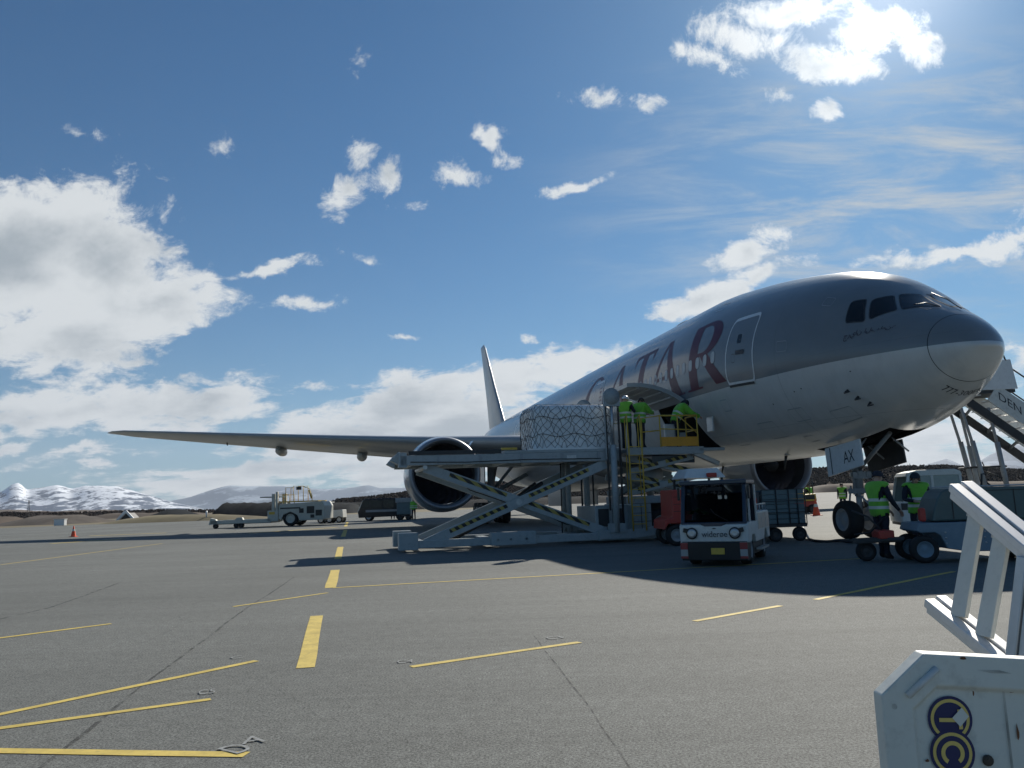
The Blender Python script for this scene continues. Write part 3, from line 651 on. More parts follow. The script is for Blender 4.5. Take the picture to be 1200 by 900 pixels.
def roundq(q, r, k=5):
    out = []; n = len(q)
    for i in range(n):
        p0, p1, p2 = Vector(q[i-1]), Vector(q[i]), Vector(q[(i+1) % n]); a = p1+(p0-p1).normalized()*r; b = p1+(p2-p1).normalized()*r
        for j in range(k+1):
            t = j/k; out.append(tuple(a*(1-t)**2+p1*2*t*(1-t)+b*t*t))
    return out
# cockpit windows (s, theta)
CW = [[(2.96, .405), (2.53, .49), (2.83, .85), (3.10, .735)], [(2.43, .55), (2.08, .89), (2.50, 1.15), (2.70, .885)], [(1.98, .95), (1.60, 1.46), (2.34, 1.53), (2.47, 1.25)]]
for q in CW:
    for side in (1, -1):
        rq = roundq(q, .05, 3)
        w = patch('cockpit_window', rq, [tuple(range(len(rq)))], M['glass'], .012, 't', side, gx=.12, gy=.08)
        v_, f_ = ringpoly(rq, -.022)
        patch('window_frame', v_, f_, M['dark'], .009, 't', side, parent=w, gx=.12, gy=.08)
# wipers
for sd_, (a, b) in ((1, ((1.55, 1.40), (1.90, 1.12))), (-1, ((1.45, 1.35), (2.4, 1.42)))):
    MB().tube([hull(a[0], a[1], .03, sd_), hull((a[0]+b[0])/2, (a[1]+b[1])/2, .10, sd_), hull(b[0], b[1], .05, sd_)], .012, 6).build('wiper', M['black'], plane)
# entry door
dq = roundq([(7.76, -.208), (6.32, -.214), (6.27, .545), (7.58, .49)], .13)
door = patch('entry_door', dq, [tuple(range(len(dq)))], M['livery'], .004, 't', 1, gx=.25, gy=.07)
v_, f_ = ringpoly(dq, -.045); patch('door_outline', v_, f_, M['white'], .007, 't', 1, parent=door, gx=.3, gy=.1)
hq = roundq([(7.15, .08), (6.7, .08), (6.7, .13), (7.15, .13)], .02, 2); patch('door_handle', hq, [tuple(range(len(hq)))], M['signdark'], .02, 't', 1, parent=door, gx=.2, gy=.1)
hq = roundq([(7.12, .21), (6.9, .21), (6.9, .32), (7.12, .32)], .04, 3); patch('door_window', hq, [tuple(range(len(hq)))], M['glass'], .008, 't', 1, parent=door, gx=.2, gy=.1)
v_, f_ = ringpoly(roundq([(7.38, 0), (7.2, 0), (7.2, .09), (7.38, .09)], .03, 3), -.006); patch('door_placard', v_, f_, M['signdark'], .008, 't', 1, parent=door)
sl_ = [(7.7, -.262), (6.37, -.262), (6.37, -.235), (7.7, -.235)]; patch('door_sill', sl_, [(0, 1, 2, 3)], M['dark'], .02, 't', 1, parent=door)
# cabin windows
def winmesh(s0):
    k = 14; hw2, hh2 = .115, .165
    def pt(f, i): 
        a = 2*math.pi*i/k; ca, sa = math.cos(a), math.sin(a)
        return (hw2*f*math.copysign(abs(ca)**.75, ca), hh2*f*math.copysign(abs(sa)**.75, sa))
    P = []; m = MB()
    for f, o_ in ((1.18, .004), (1.0, .012), (.86, .006)):
        for i in range(k):
            x, z = pt(f, i); s_ = s0+x; P.append(hull(s_, th_of(s_, 5.76+z), o_))
    P = [(p[0]-s0, p[1], p[2]) for p in P]
    fs = [(j*k+i, j*k+(i+1) % k, (j+1)*k+(i+1) % k, (j+1)*k+i) for j in (0, 1) for i in range(k)]
    m.add(P, fs, 0, True); m.add(P[2*k:], [tuple(range(k))], 1)
    return m
s = 8.52; proto = None; cnt = 0
while s < 61 and cnt < 96:
    if not (20.0 < s < 21.6 or 39.2 < s < 40.8):
        if s < 12 or proto is None:
            w = winmesh(s).build('cabin_window', [M['frame'], M['paleglass']], plane); w.location.x = s
            if s >= 12: proto = w
        else:
            w = proto.copy(); COL.objects.link(w); w.location.x = s
        cnt += 1
    s += .533
for ds in (20.1, 39.3):
    dq = roundq([(ds+1.35, -.21), (ds, -.215), (ds, .40), (ds+1.35, .40)], .13)
    d2_ = patch('entry_door', dq, [tuple(range(len(dq)))], M['livery'], .004, 't', 1, gx=.4, gy=.07)
    v_, f_ = ringpoly(dq, -.045); patch('door_outline', v_, f_, M['white'], .007, 't', 1, parent=d2_, gx=.4, gy=.1)
# titles
def letter(ch):
    """serif capitals with thick and thin strokes in a unit box"""
    P = []
    if ch == 'A': P = [[(0, 0), (.10, 0), (.50, .98), (.44, 1.0)], [(.46, 1.0), (.56, 1.0), (1.0, 0), (.74, 0)], [(.22, .34), (.70, .34), (.67, .40), (.24, .40)], [(-.06, 0), (.22, 0), (.22, .03), (-.06, .03)], [(.66, 0), (1.06, 0), (1.06, .03), (.66, .03)]]
    if ch == 'T': P = [[(.38, 0), (.64, 0), (.64, 1), (.38, 1)], [(0, .95), (1, .95), (1, 1.01), (0, 1.01)], [(0, .95), (.05, .78), (.12, .95)], [(1, .95), (.95, .78), (.88, .95)], [(.26, 0), (.76, 0), (.76, .03), (.26, .03)]]
    if ch == 'R':
        P = [[(.10, 0), (.34, 0), (.34, 1), (.10, 1)], [(0, 0), (.44, 0), (.44, .03), (0, .03)]]
        o_ = []; i_ = []
        for k in range(13):
            a = HPI-math.pi*k/12; o_.append((.52+.38*math.cos(a), .745+.265*math.sin(a))); i_.append((.48+.20*math.cos(a), .745+.205*math.sin(a)))
        P.append([(.30, 1.01), (.52, 1.01), (.48, .95), (.30, .95)]); P.append([(.30, .48), (.52, .48), (.48, .54), (.30, .54)])
        for k in range(12): P.append([o_[k], o_[k+1], i_[k+1], i_[k]])
        P.append([(.40, .52), (.62, .50), (1.06, 0), (.80, 0)])
    if ch == 'Q':
        for k in range(28):
            a, b = 2*math.pi*k/28, 2*math.pi*(k+1)/28
            P.append([(.5+.5*math.cos(a), .5+.52*math.sin(a)), (.5+.5*math.cos(b), .5+.52*math.sin(b)), (.5+.30*math.cos(b), .5+.46*math.sin(b)), (.5+.30*math.cos(a), .5+.46*math.sin(a))])
        P.append([(.5, .1), (.72, .12), (1.12, -.2), (.85, -.2)])
    return P
for ch, s1, s0 in (('Q', 22.9, 19.9), ('A', 19.3, 16.5), ('T', 16.1, 13.85), ('A', 13.95, 10.95), ('R', 10.5, 7.95)):
    P = letter(ch)
    for i_, poly in enumerate(P): pass
    vs = []; fs = []
    for poly in P:
        b = len(vs); vs += [(s1+(s0-s1)*u, 4.88+2.20*v) for u, v in poly]; fs.append(tuple(range(b, b+len(poly))))
    o = patch('letter', vs, fs, M['burg'], .0028, 'z', 1, gx=.4, gy=.14)
    # strokes of one letter overlap, lift each a hair
# name under the cockpit, type number under the chin
vs, fs = text2d('جريان البطنة')
if vs:
    vv = [(a, b) for a, b in vs]
    patch('name_lettering', vv, fs, M['namepaint'], .016, 't', 1, gx=.1, gy=.3, conv=lambda a, b: (2.94-1.12*a-.02*b, .10+.30*a+.13*b))
vs, fs = text2d('777-300ER')
patch('type_lettering', vs, fs, M['signdark'], .005, 't', 1, gx=.04, gy=.5, conv=lambda a, b: (1.50+.18*a-.17*b, -1.17-.95*a))
# access panels and vents let into the skin
for (s0_, t0_, s1_, t1_) in ((4.2, -.95, 3.5, -.75), (5.6, -.78, 5.0, -.62), (7.4, -.95, 6.6, -.72), (9.6, -.98, 8.9, -.80), (5.2, .05, 4.8, .16), (3.9, .62, 3.6, .74), (8.6, -.50, 8.2, -.38), (9.8, .80, 9.3, .92), (6.1, -1.12, 5.7, -1.02), (16.4, -.5, 15.4, -.3)):
    v_, f_ = ringpoly(roundq([(s0_, t0_), (s1_, t0_), (s1_, t1_), (s0_, t1_)], .03, 3), -.010); patch('access_panel', v_, f_, M['grey'], .006, 't', 1, gx=.2, gy=.08)
for (s_, t_) in ((4.6, -.40), (4.9, -.42), (6.0, -.52), (2.9, -.30), (8.2, .95)):
    q_ = [(s_+.022*math.cos(a*math.pi/6), t_+.009*math.sin(a*math.pi/6)) for a in range(12)]; patch('static_port', q_, [tuple(range(12))], M['dark'], .007, 't', 1)
# probes and vents
for s_, t_ in ((3.22, -.54), (3.08, -.66), (2.92, -.79)):
    p = Vector(hull(s_, t_, .0)); q = Vector(hull(s_, t_, .12)); MB().tube([p, q, q+Vector((-.22, 0, 0))], [.035, .025, .014], 8).build('pitot_probe', M['dark'], plane)
MB().lathe([(0, .09), (.02, .09), (.02, 0)], hull(8.27, -1.31, 0), (0, .3, -1), 16).build('drain_mast', M['steel'], plane)
MB().tube([hull(8.6, -1.36, 0), Vector(hull(8.6, -1.36, 0))+Vector((.15, 0, -.42))], [.05, .02], 8).build('antenna_blade', M['dark'], plane)
MB().tube([hull(14, -1.5, 0), Vector(hull(14, -1.5, 0))+Vector((.2, 0, -.35))], [.05, .02], 8).build('antenna_blade', M['dark'], plane)
m = MB(); vs = []
for i in range(13):
    for j in range(9):
        a = -1+i/6; b = -1+j/4; r2 = max(0, 1-a*a)*max(0, 1-b*b); vs.append((17.0+a*1.3, b*.55, 8.50+.42*math.sqrt(r2)-.1*b*b))
m.add(vs, [(i*9+j, (i+1)*9+j, (i+1)*9+j+1, i*9+j+1) for i in range(12) for j in range(8)], 0, True).build('satcom_dome', M['grey'], plane)
# hold behind the open cargo doorway
t0h, z0h = hull(12, tb)[1], hull(12, tb)[2]; t1h, z1h = hull(12, tt)[1], hull(12, tt)[2]
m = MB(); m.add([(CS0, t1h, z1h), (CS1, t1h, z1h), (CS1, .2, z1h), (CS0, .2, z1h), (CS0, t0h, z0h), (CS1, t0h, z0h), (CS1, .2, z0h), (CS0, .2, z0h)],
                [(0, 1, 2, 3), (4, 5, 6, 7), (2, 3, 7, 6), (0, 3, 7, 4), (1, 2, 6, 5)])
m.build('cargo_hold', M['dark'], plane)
# raised cargo door, swung up about its top hinge
hs = Vector((t1h, z1h)); pts = []
rot_ = R(142)
for k in range(11):
    th = tt+(tb-tt)*k/10; q = hull(12, th); d = Vector((q[1], q[2]))-hs
    pts.append(Vector((d.x*math.cos(rot_)-d.y*math.sin(rot_), d.x*math.sin(rot_)+d.y*math.cos(rot_)))+hs+Vector((.06, .03)))
vs = []
for s_ in (CS0+.02, CS1-.02):
    for k, p in enumerate(pts):
        d = (pts[min(k+1, 10)]-pts[max(k-1, 0)]).normalized(); nn = Vector((d.y, -d.x))
        vs += [(s_, p.x, p.y), (s_, p.x+nn.x*.14, p.y+nn.y*.14)]
fs = []; mt = []
for k in range(10):
    a = 2*k; fs += [(a, a+2, a+24, a+22), (a+1, a+23, a+25, a+3), (a, a+1, a+3, a+2), (a+22, a+24, a+25, a+23)]
fs += [(0, 22, 23, 1), (20, 21, 43, 42)]
cdoor = MB().add(vs, fs, 0).build('cargo_door', M['winggrey'], plane)
m = MB()
for k in (2, 4, 6, 8):
    p = pts[k]; d = (pts[k+1]-pts[k-1]).normalized(); nn = Vector((d.y, -d.x)); c = p+nn*.17
    m.bb(CS0+.1, CS1-.1, c.x-.03, c.x+.03, c.y-.03, c.y+.03)
m.build('door_rib', M['grey'], cdoor)
# belly fairing
m = MB(); vs = []; K_ = 30
for i in range(19):
    x = 26.5+i; e = max(0, 1-((x-36)/10.2)**2)**.5
    for k in range(K_+1):
        a = math.pi+math.pi*k/K_; vs.append((x, 3.4*math.cos(a)*(.80+.2*e), 4.0+(2.15 if True else 0)*math.sin(a)*(.62+.38*e) if e > 0 else 4.0+1.3*math.sin(a)))
m.add(vs, [(i*(K_+1)+k, (i+1)*(K_+1)+k, (i+1)*(K_+1)+k+1, i*(K_+1)+k+1) for i in range(18) for k in range(K_)], 0, True).build('belly_fairing', M['white'], plane)
# lifting surfaces
def foil(c, th, n=12):
    up = []; lo = []
    for i in range(n+1):
        x = (1-math.cos(math.pi*i/n))/2; y = 5*th*(.2969*math.sqrt(x)-.126*x-.3516*x*x+.2843*x**3-.1036*x**4)
        up.append((x*c, y*c*1.0)); lo.append((x*c, -y*c*.85))
    return up+lo[::-1][1:-1]
def loft(name, st, m, parent=None, vertical=False):
    """st: (span, LE s, TE s, zLE, zTE, thickness)"""
    vs = []; k = None
    for (y, le, te, zl, zt, th) in st:
        f = foil(te-le, th); k = len(f)
        for x, h in f:
            zz = zl+(zt-zl)*x/(te-le)
            vs.append((le+x, h+y, zl) if vertical else (le+x, y, zz+h))
    if vertical: vs = []; 
    if vertical:
        for (z, le, te, _a, _b, th) in st:
            for x, h in foil(te-le, th): vs.append((le+x, h, z))
    fs = [(i*k+j, i*k+(j+1) % k, (i+1)*k+(j+1) % k, (i+1)*k+j) for i in range(len(st)-1) for j in range(k)]
    fs += [tuple(range(k)), tuple(range((len(st)-1)*k, len(st)*k))]
    return MB().add(vs, fs, 0, True).build(name, m, parent or plane)
for sg in (1, -1):
    wg = loft('wing', [(2.4*sg, 27.6, 41.6, 4.55, 3.6, .115), (5.5*sg, 29.8, 41.9, 4.75, 4.0, .11), (9.6*sg, 32.4, 42.5, 5.08, 4.5, .10), (15*sg, 36.0, 44.2, 5.62, 5.15, .095), (20*sg, 39.3, 45.8, 6.15, 5.75, .09), (26*sg, 43.2, 47.7, 6.78, 6.5, .085), (30.3*sg, 46.0, 49.1, 7.22, 7.05, .08), (31.6*sg, 47.9, 49.8, 7.38, 7.3, .07), (32.4*sg, 49.8, 50.4, 7.47, 7.44, .05)], M['winggrey'])
    # slat line and leading edge skin
    for (y, le, te, z) in ((13.7, 39.3, 45.4, 4.75), (19.3, 42.4, 47.2, 5.42)):
        yy = y*sg; m = MB(); m.lathe([(0, .04), (.2, .22), (.7, .34), (2.2, .36), (3.6, .30), (4.8, .18), (5.6, .02)], (le, yy, z-.02), (1, 0, .02), 16, 0)
        m.build('flap_fairing', M['winggrey'], wg)
    MB().tube([(44.0, 23.0*sg, 6.3), (44.4, 23.0*sg, 5.95)], .05, 6).build('vent_mast', M['dark'], wg)
    loft('tailplane', [(0.5*sg, 61.6, 70.2, 7.0, 7.0, .1), (5.5*sg, 65.6, 71.4, 7.35, 7.35, .09), (10.3*sg, 69.3, 72.5, 7.7, 7.7, .08), (10.76*sg, 70.3, 72.7, 7.73, 7.73, .05)], M['winggrey'])
fin = loft('tail_fin', [(8.1, 58.2, 68.6, 0, 0, .055), (8.9, 60.3, 69.0, 0, 0, .085), (13, 64.9, 70.6, 0, 0, .085), (17.9, 69.9, 72.9, 0, 0, .08), (18.5, 71.0, 73.3, 0, 0, .04)], M['winggrey'], vertical=True)
# ENGINES
def engine(sg):
    X0, Y0, Z0 = 26.74, 9.61*sg, 2.93; o_ = (X0, Y0, Z0); ax = (1, 0, 0)
    cowl = MB().lathe([(.30, 1.905), (.7, 1.965), (1.3, 2.02), (2.2, 2.03), (3.2, 1.99), (4.3, 1.84), (5.2, 1.62), (5.22, 1.56), (4.2, 1.6), (3.0, 1.66), (2.2, 1.63)], o_, ax, 64).build('engine_cowl', M['cowl'], plane)
    MB().lathe([(.45, 1.60), (.2, 1.64), (.05, 1.71), (0, 1.77), (.04, 1.83), (.15, 1.875), (.30, 1.908)], o_, ax, 64).build('inlet_lip', M['lip'], cowl)
    MB().lathe([(.45, 1.60), (1.0, 1.60), (1.6, 1.62), (2.2, 1.63)], o_, ax, 48).build('inlet_liner', M['dark'], cowl)
    fb = MB()
    for k in range(22):
        a0 = 2*math.pi*k/22; vs = []
        for j in range(7):
            r_ = .42+(1.6-.42)*j/6; tw = .35+.75*j/6; sw = -.10*math.sin(math.pi*j/6)*1.2+.18*(j/6)**2; c_ = .24+.10*math.sin(math.pi*j/6)
            for q in (-1, 1):
                xx = 1.5+q*c_*math.cos(tw); aa = a0+sw+q*c_*math.sin(tw)/r_*1.0
                vs.append((X0+xx, Y0+r_*math.cos(aa), Z0+r_*math.sin(aa)))
        fb.add(vs, [(2*j, 2*j+1, 2*j+3, 2*j+2) for j in range(6)], 0, True)
    fb.build('fan', M['fan'], cowl, fix=False)
    MB().lathe([(.62, 0), (.66, .06), (.85, .2), (1.15, .36), (1.5, .46), (1.9, .48)], o_, ax, 32).build('spinner', M['dark'], cowl)
    MB().lathe([(2.1, 1.6), (2.1, .1)], o_, ax, 32).build('fan_backing', M['black'], cowl)
    MB().lathe([(4.6, 1.15), (5.4, 1.12), (6.4, .92), (7.2, .74), (7.2, .66), (6.8, .60)], o_, ax, 40).build('core_nozzle', M['steel'], cowl)
    MB().lathe([(6.6, .55), (7.4, .42), (8.3, .06), (8.35, 0)], o_, ax, 32).build('exhaust_plug', M['dark'], cowl)
    # pylon
    m = MB(); pr_ = [(29.0, 4.85, .10), (30.0, 4.9, .22), (32.5, 5.0, .26), (36, 4.75, .25), (38.5, 4.5, .05)]; lo = [4.6, 4.2, 3.9, 3.9, 4.1]; vs = []
    for (x, z, w), l in zip(pr_, lo): vs += [(x, Y0-w, l), (x, Y0+w, l), (x, Y0+w, z), (x, Y0-w, z)]
    m.add(vs, [(i*4+j, i*4+(j+1) % 4, i*4+4+(j+1) % 4, i*4+4+j) for i in range(4) for j in range(4)]+[(0, 1, 2, 3), (16, 17, 18, 19)], 0).build('engine_pylon', M['cowl'], plane, bevel=.04)
    MB().add([(28.0, Y0-sg*1.45, 4.35), (29.2, Y0-sg*1.4, 4.32), (29.2, Y0-sg*1.75, 4.75), (28.5, Y0-sg*1.78, 4.72), (28.0, Y0-sg*1.42, 4.35), (29.2, Y0-sg*1.37, 4.32), (29.2, Y0-sg*1.72, 4.75), (28.5, Y0-sg*1.75, 4.72)], [(0, 1, 2, 3), (4, 5, 6, 7), (0, 1, 5, 4), (1, 2, 6, 5), (2, 3, 7, 6), (3, 0, 4, 7)]).build('nacelle_strake', M['cowl'], cowl)
    return cowl
engine(1); engine(-1)
# WHEELS
def wheel(parent, x, y, r, w, name='wheel', rim_m='steel', ax=(0, 1, 0), z=None):
    z = r if z is None else z; a = Vector(ax)
    c = Vector((x, y, z)) - a*w/2
    t = MB().lathe([(.0, r*.60), (0, r*.78), (w*.06, r*.93), (w*.18, r*.985), (w*.5, r), (w*.82, r*.985), (w*.94, r*.93), (w, r*.78), (w, r*.60), (w*.8, r*.56), (w*.2, r*.56)], c, a, 36, closed=True)
    t = t.build(name, M['rubber'], parent)
    m = MB().lathe([(w*.04, r*.60), (w*.02, r*.54), (w*.16, r*.50), (w*.24, r*.30), (w*.16, r*.20), (w*.14, 0)], c, a, 28)
    m.lathe([(w*.96, r*.60), (w*.98, r*.54), (w*.84, r*.50), (w*.76, r*.30), (w*.84, r*.20), (w*.86, 0)], c, a, 28)
    u = a.orthogonal().normalized(); v = a.cross(u)
    for k in range(8):
        q = 2*math.pi*k/8
        for e in (.18, .82): m.ball(c+a*w*e+(u*math.cos(q)+v*math.sin(q))*r*.42, r*.035, 0, 6)
    m.build('rim', M[rim_m], t)
    return t
for sg in (1, -1): wheel(plane, 5.89, .40*sg, .545, .40, 'nose_wheel', 'gearwhite')
ng = MB(); ng.tube([(5.89, 0, .545), (5.86, 0, 1.35)], .085, 14); ng.tube([(5.86, 0, 1.25), (5.80, 0, 3.0)], .15, 16); ng.tube([(5.89, -.45, .545), (5.89, .45, .545)], .07, 10)
ng.tube([(5.84, 0, 1.9), (4.2, 0, 2.9)], .06, 8); ng.tube([(5.72, .12, 1.3), (5.30, .06, .95), (5.75, .05, .62)], .035, 6); ng.bb(5.62, 5.72, -.3, .3, 1.7, 1.9)
ng.tube([(6.0, .14, 1.5), (6.2, .1, 1.0), (5.95, .08, .6)], .03, 6); ng.tube([(5.75, .2, 2.6), (5.72, .2, 1.2)], .025, 6); ng.bb(5.7, 6.0, -.24, .24, 1.28, 1.42)
ng.tube([(5.95, -.2, 2.5), (6.0, -.22, 1.5), (5.95, -.2, .9)], .02, 6)
ng = ng.build('nose_gear_leg', M['gearwhite'], plane)
for y in (-.24, .24): MB().lathe([(0, .11), (.05, .12), (.14, .08), (.16, 0)], (5.60, y, 1.82), (1, 0, 0), 18).build('taxi_light', M['steel'], ng)
MB().add([(3.42, -.60, 3.06), (6.58, -.60, 2.66), (6.58, .60, 2.66), (3.42, .60, 3.06), (3.42, -.60, 3.6), (6.58, -.60, 3.6), (6.58, .60, 3.6), (3.42, .60, 3.6)], [(4, 5, 6, 7), (0, 1, 5, 4), (1, 2, 6, 5), (2, 3, 7, 6), (3, 0, 4, 7)]).build('gear_bay', M['dark'], plane, fix=False)
def gdoor(q, y, name, m_):
    vs = [(s_, y-.02, z_) for s_, z_ in q]+[(s_, y+.03, z_) for s_, z_ in q]
    return MB().add(vs, [(0, 1, 2, 3), (7, 6, 5, 4), (0, 4, 5, 1), (1, 5, 6, 2), (2, 6, 7, 3), (3, 7, 4, 0)]).build(name, m_, plane, bevel=.01)
gd = gdoor([(6.0, 2.60), (4.32, 2.76), (4.26, 2.04), (5.93, 1.78)], .85, 'nose_gear_door', M['white'])
flat_text('door_lettering', 'AX', (5.10, .885, 2.12), (-.50, 0, .06), (.02, 0, .33), M['signdark'], gd)
MB().add([(5.76, .884, 2.60), (5.72, .884, 2.60), (5.67, .884, 1.85), (5.71, .884, 1.84)], [(0, 1, 2, 3)]).build('door_joint', M['signdark'], gd)
gdoor([(6.65, 2.66), (4.87, 2.76), (4.78, 2.10), (6.45, 1.86)], -.85, 'nose_gear_door', M['dark'])
for q in ((4.6, 2.6), (5.7, 2.45)):
    MB().tube([(q[0], .82, q[1]-.2), (q[0]+.1, .4, q[1]+.2)], .025, 6).build('door_link', M['gearwhite'], plane)
    MB().tube([(q[0], -.82, q[1]-.2), (q[0]+.1, -.4, q[1]+.2)], .025, 6).build('door_link', M['gearwhite'], plane)
for sg in (1, -1):
    for dx in (-1.47, 0, 1.47):
        for dy in (-.66, .66): wheel(plane, 37.1+dx, 5.5*sg+dy, .67, .50, 'main_wheel', 'gearwhite')
    m = MB(); m.tube([(37.1, 5.5*sg, .7), (37.0, 5.45*sg, 4.3)], .24, 16); m.beam((35.5, 5.5*sg, .72), (38.7, 5.5*sg, .72), .3, .34)
    for dx in (-1.47, 0, 1.47): m.tube([(37.1+dx, 5.5*sg-.8, .67), (37.1+dx, 5.5*sg+.8, .67)], .09, 10)
    m.tube([(37.0, 5.45*sg, 2.0), (35.2, 4.0*sg, 4.0)], .10, 10); m.tube([(37.0, 5.45*sg, 1.9), (37.0, 2.4*sg, 3.4)], .13, 10); m.tube([(37.2, 5.45*sg, 1.9), (39.6, 4.6*sg, 4.0)], .10, 10)
    g = m.build('main_gear_leg', M['gearwhite'], plane)
    MB().bb(35.9, 38.1, 6.05*sg-.03, 6.05*sg+.03, 1.9, 4.2).build('main_gear_door', M['winggrey'], plane, bevel=.02)
    MB().bb(35.3, 38.9, 1.2*sg-.03, 1.2*sg+.03, .95, 2.3).build('main_gear_door', M['winggrey'], plane, bevel=.02)
# ================================================================ PEOPLE
def person(label, loc, rz, pose=None, top='vest', head='hair', group=None, fing=True, h=1.78):
    """x right, y the way the person faces, z up"""
    k = h/1.78
    J = dict(pel=(0, 0, .97), spi=(0, .01, 1.14), che=(0, 0, 1.34), nek=(0, .01, 1.50), hed=(0, .025, 1.61), crn=(0, .01, 1.70),
             nose=(0, .115, 1.615),
             hpL=(-.095, 0, .92), knL=(-.11, .02, .51), anL=(-.115, -.02, .10), hlL=(-.115, -.06, .045), toL=(-.125, .13, .035),
             hpR=(.095, 0, .92), knR=(.11, .02, .51), anR=(.115, -.02, .10), hlR=(.115, -.06, .045), toR=(.125, .13, .035),
             shL=(-.205, 0, 1.43), elL=(-.245, -.01, 1.15), wrL=(-.25, .05, .92), shR=(.205, 0, 1.43), elR=(.245, -.01, 1.15), wrR=(.25, .05, .92))
    lean = (pose or {}).get('lean', 0); turn = (pose or {}).get('turn', 0); nod = (pose or {}).get('nod', 0)
    for n, v in (pose or {}).items():
        if n in J: J[n] = v
    upper = ['spi', 'che', 'nek', 'hed', 'crn', 'nose', 'shL', 'shR'] + [n for n in ('elL', 'wrL', 'elR', 'wrR') if not pose or n not in pose]
    for n in upper:
        v = Vector(J[n])-Vector((0, 0, .97)); v = Matrix.Rotation(R(turn), 3, 'Z') @ (Matrix.Rotation(-R(lean), 3, 'X') @ v); J[n] = tuple(v+Vector((0, 0, .97)))
    if nod or (pose or {}).get('look'):
        b = Vector(J['nek'])
        for n in ('hed', 'crn', 'nose'): J[n] = tuple(b+Matrix.Rotation(R((pose or {}).get('look', 0)), 3, 'Z') @ (Matrix.Rotation(-R(nod), 3, 'X') @ (Vector(J[n])-b)))
    Rr = dict(pel=.150, spi=.145, che=.168, nek=.056, hed=.088, crn=.075, nose=.022, hpL=.095, hpR=.095, knL=.066, knR=.066, anL=.046, anR=.046, hlL=.042, hlR=.042, toL=.038, toR=.038,
              shL=.080, shR=.080, elL=.055, elR=.055, wrL=.034, wrR=.034)
    E_ = [('pel', 'spi'), ('spi', 'che'), ('che', 'nek'), ('nek', 'hed'), ('hed', 'crn'), ('hed', 'nose')]
    for q in 'LR': E_ += [('pel', 'hp'+q), ('hp'+q, 'kn'+q), ('kn'+q, 'an'+q), ('an'+q, 'hl'+q), ('an'+q, 'to'+q), ('che', 'sh'+q), ('sh'+q, 'el'+q), ('el'+q, 'wr'+q)]
    grp = {}
    for a, b in E_: grp[(a, b)] = 'skin' if b in ('hed', 'crn', 'nose') else 'leg' if b[:2] in ('kn', 'an', 'hp') else 'boot' if b[:2] in ('hl', 'to') else 'arm' if b[:2] in ('el', 'wr') else 'torso'
    for q, sx in (('L', -1), ('R', 1)):
        w = Vector(J['wr'+q]); d = (w-Vector(J['el'+q])).normalized(); s_ = d.cross(Vector((0, 0, 1)))
        s_ = s_.normalized() if s_.length > .2 else Vector((0, 1, 0)); up_ = s_.cross(d).normalized(); spread = s_
        J['pa'+q] = tuple(w+d*.075); Rr['pa'+q] = .030; E_.append(('wr'+q, 'pa'+q)); grp[('wr'+q, 'pa'+q)] = 'skin'
        if fing:
            for i, (o_, L_) in enumerate(((-.030, .070), (-.010, .080), (.010, .076), (.028, .060))):
                a = w+d*.10+spread*o_; b = a+d*L_*.5-up_*.012; c = b+d*L_*.35-up_*.030
                for nn, v in (('a', a), ('b', b), ('c', c)): J[f'f{i}{nn}{q}'] = tuple(v); Rr[f'f{i}{nn}{q}'] = .0095
                ch = [('pa'+q, f'f{i}a{q}'), (f'f{i}a{q}', f'f{i}b{q}'), (f'f{i}b{q}', f'f{i}c{q}')]; E_ += ch
                for e in ch: grp[e] = 'skin'
            a = w+d*.045+spread*.04*(1 if sx > 0 else -1); b = a+d*.045+spread*.012*sx-up_*.015
            for nn, v in (('a', a), ('b', b)): J[f't{nn}{q}'] = tuple(v); Rr[f't{nn}{q}'] = .011
            for e in (('wr'+q, f'ta{q}'), (f'ta{q}', f'tb{q}')): E_.append(e); grp[e] = 'skin'
    names = list(J); idx = {n: i for i, n in enumerate(names)}
    me = bpy.data.meshes.new('body'); me.from_pydata([Vector(J[n])*k for n in names], [(idx[a], idx[b]) for a, b in E_], [])
    o = bpy.data.objects.new('body_rig', me); COL.objects.link(o)
    o.modifiers.new('skin', 'SKIN'); o.modifiers['skin'].use_smooth_shade = True
    for i, n in enumerate(names):
        sv = me.skin_vertices[0].data[i]; r_ = Rr[n]*k
        sv.radius = (r_*1.0, r_*1.0)
        if n == 'pel': sv.use_root = True
        if n in ('pel', 'spi', 'che'): sv.radius = (r_, r_)
    ss_ = o.modifiers.new('sub', 'SUBSURF'); ss_.levels = 2; ss_.render_levels = 2
    bpy.context.view_layer.update()
    bm_ = bpy.data.meshes.new_from_object(o.evaluated_get(bpy.context.evaluated_depsgraph_get()))
    bpy.data.objects.remove(o); bm_.name = 'body'
    root = thing('person', label, 'person', loc, rz, group)
    body = bpy.data.objects.new('body', bm_); COL.objects.link(body); body.parent = root
    bm_.materials.clear()
    for m_ in (M['cloth'], M['skin'], M['black']): bm_.materials.append(m_)
    segs = [(Vector(J[a])*k, Vector(J[b])*k, grp[(a, b)]) for a, b in E_ if (a, b) in grp]
    def cls(p):
        best = None; bd = 1e9
        for a, b, g in segs:
            ab = b-a; t = max(0, min(1, (p-a).dot(ab)/max(ab.length_squared, 1e-9))); dd = (p-(a+ab*t)).length
            if dd < bd: bd = dd; best = g
        return best
    kind = []
    for p in bm_.polygons:
        p.use_smooth = True; g = cls(Vector(p.center)); kind.append(g); p.material_index = 1 if g == 'skin' else 2 if g == 'boot' else 0
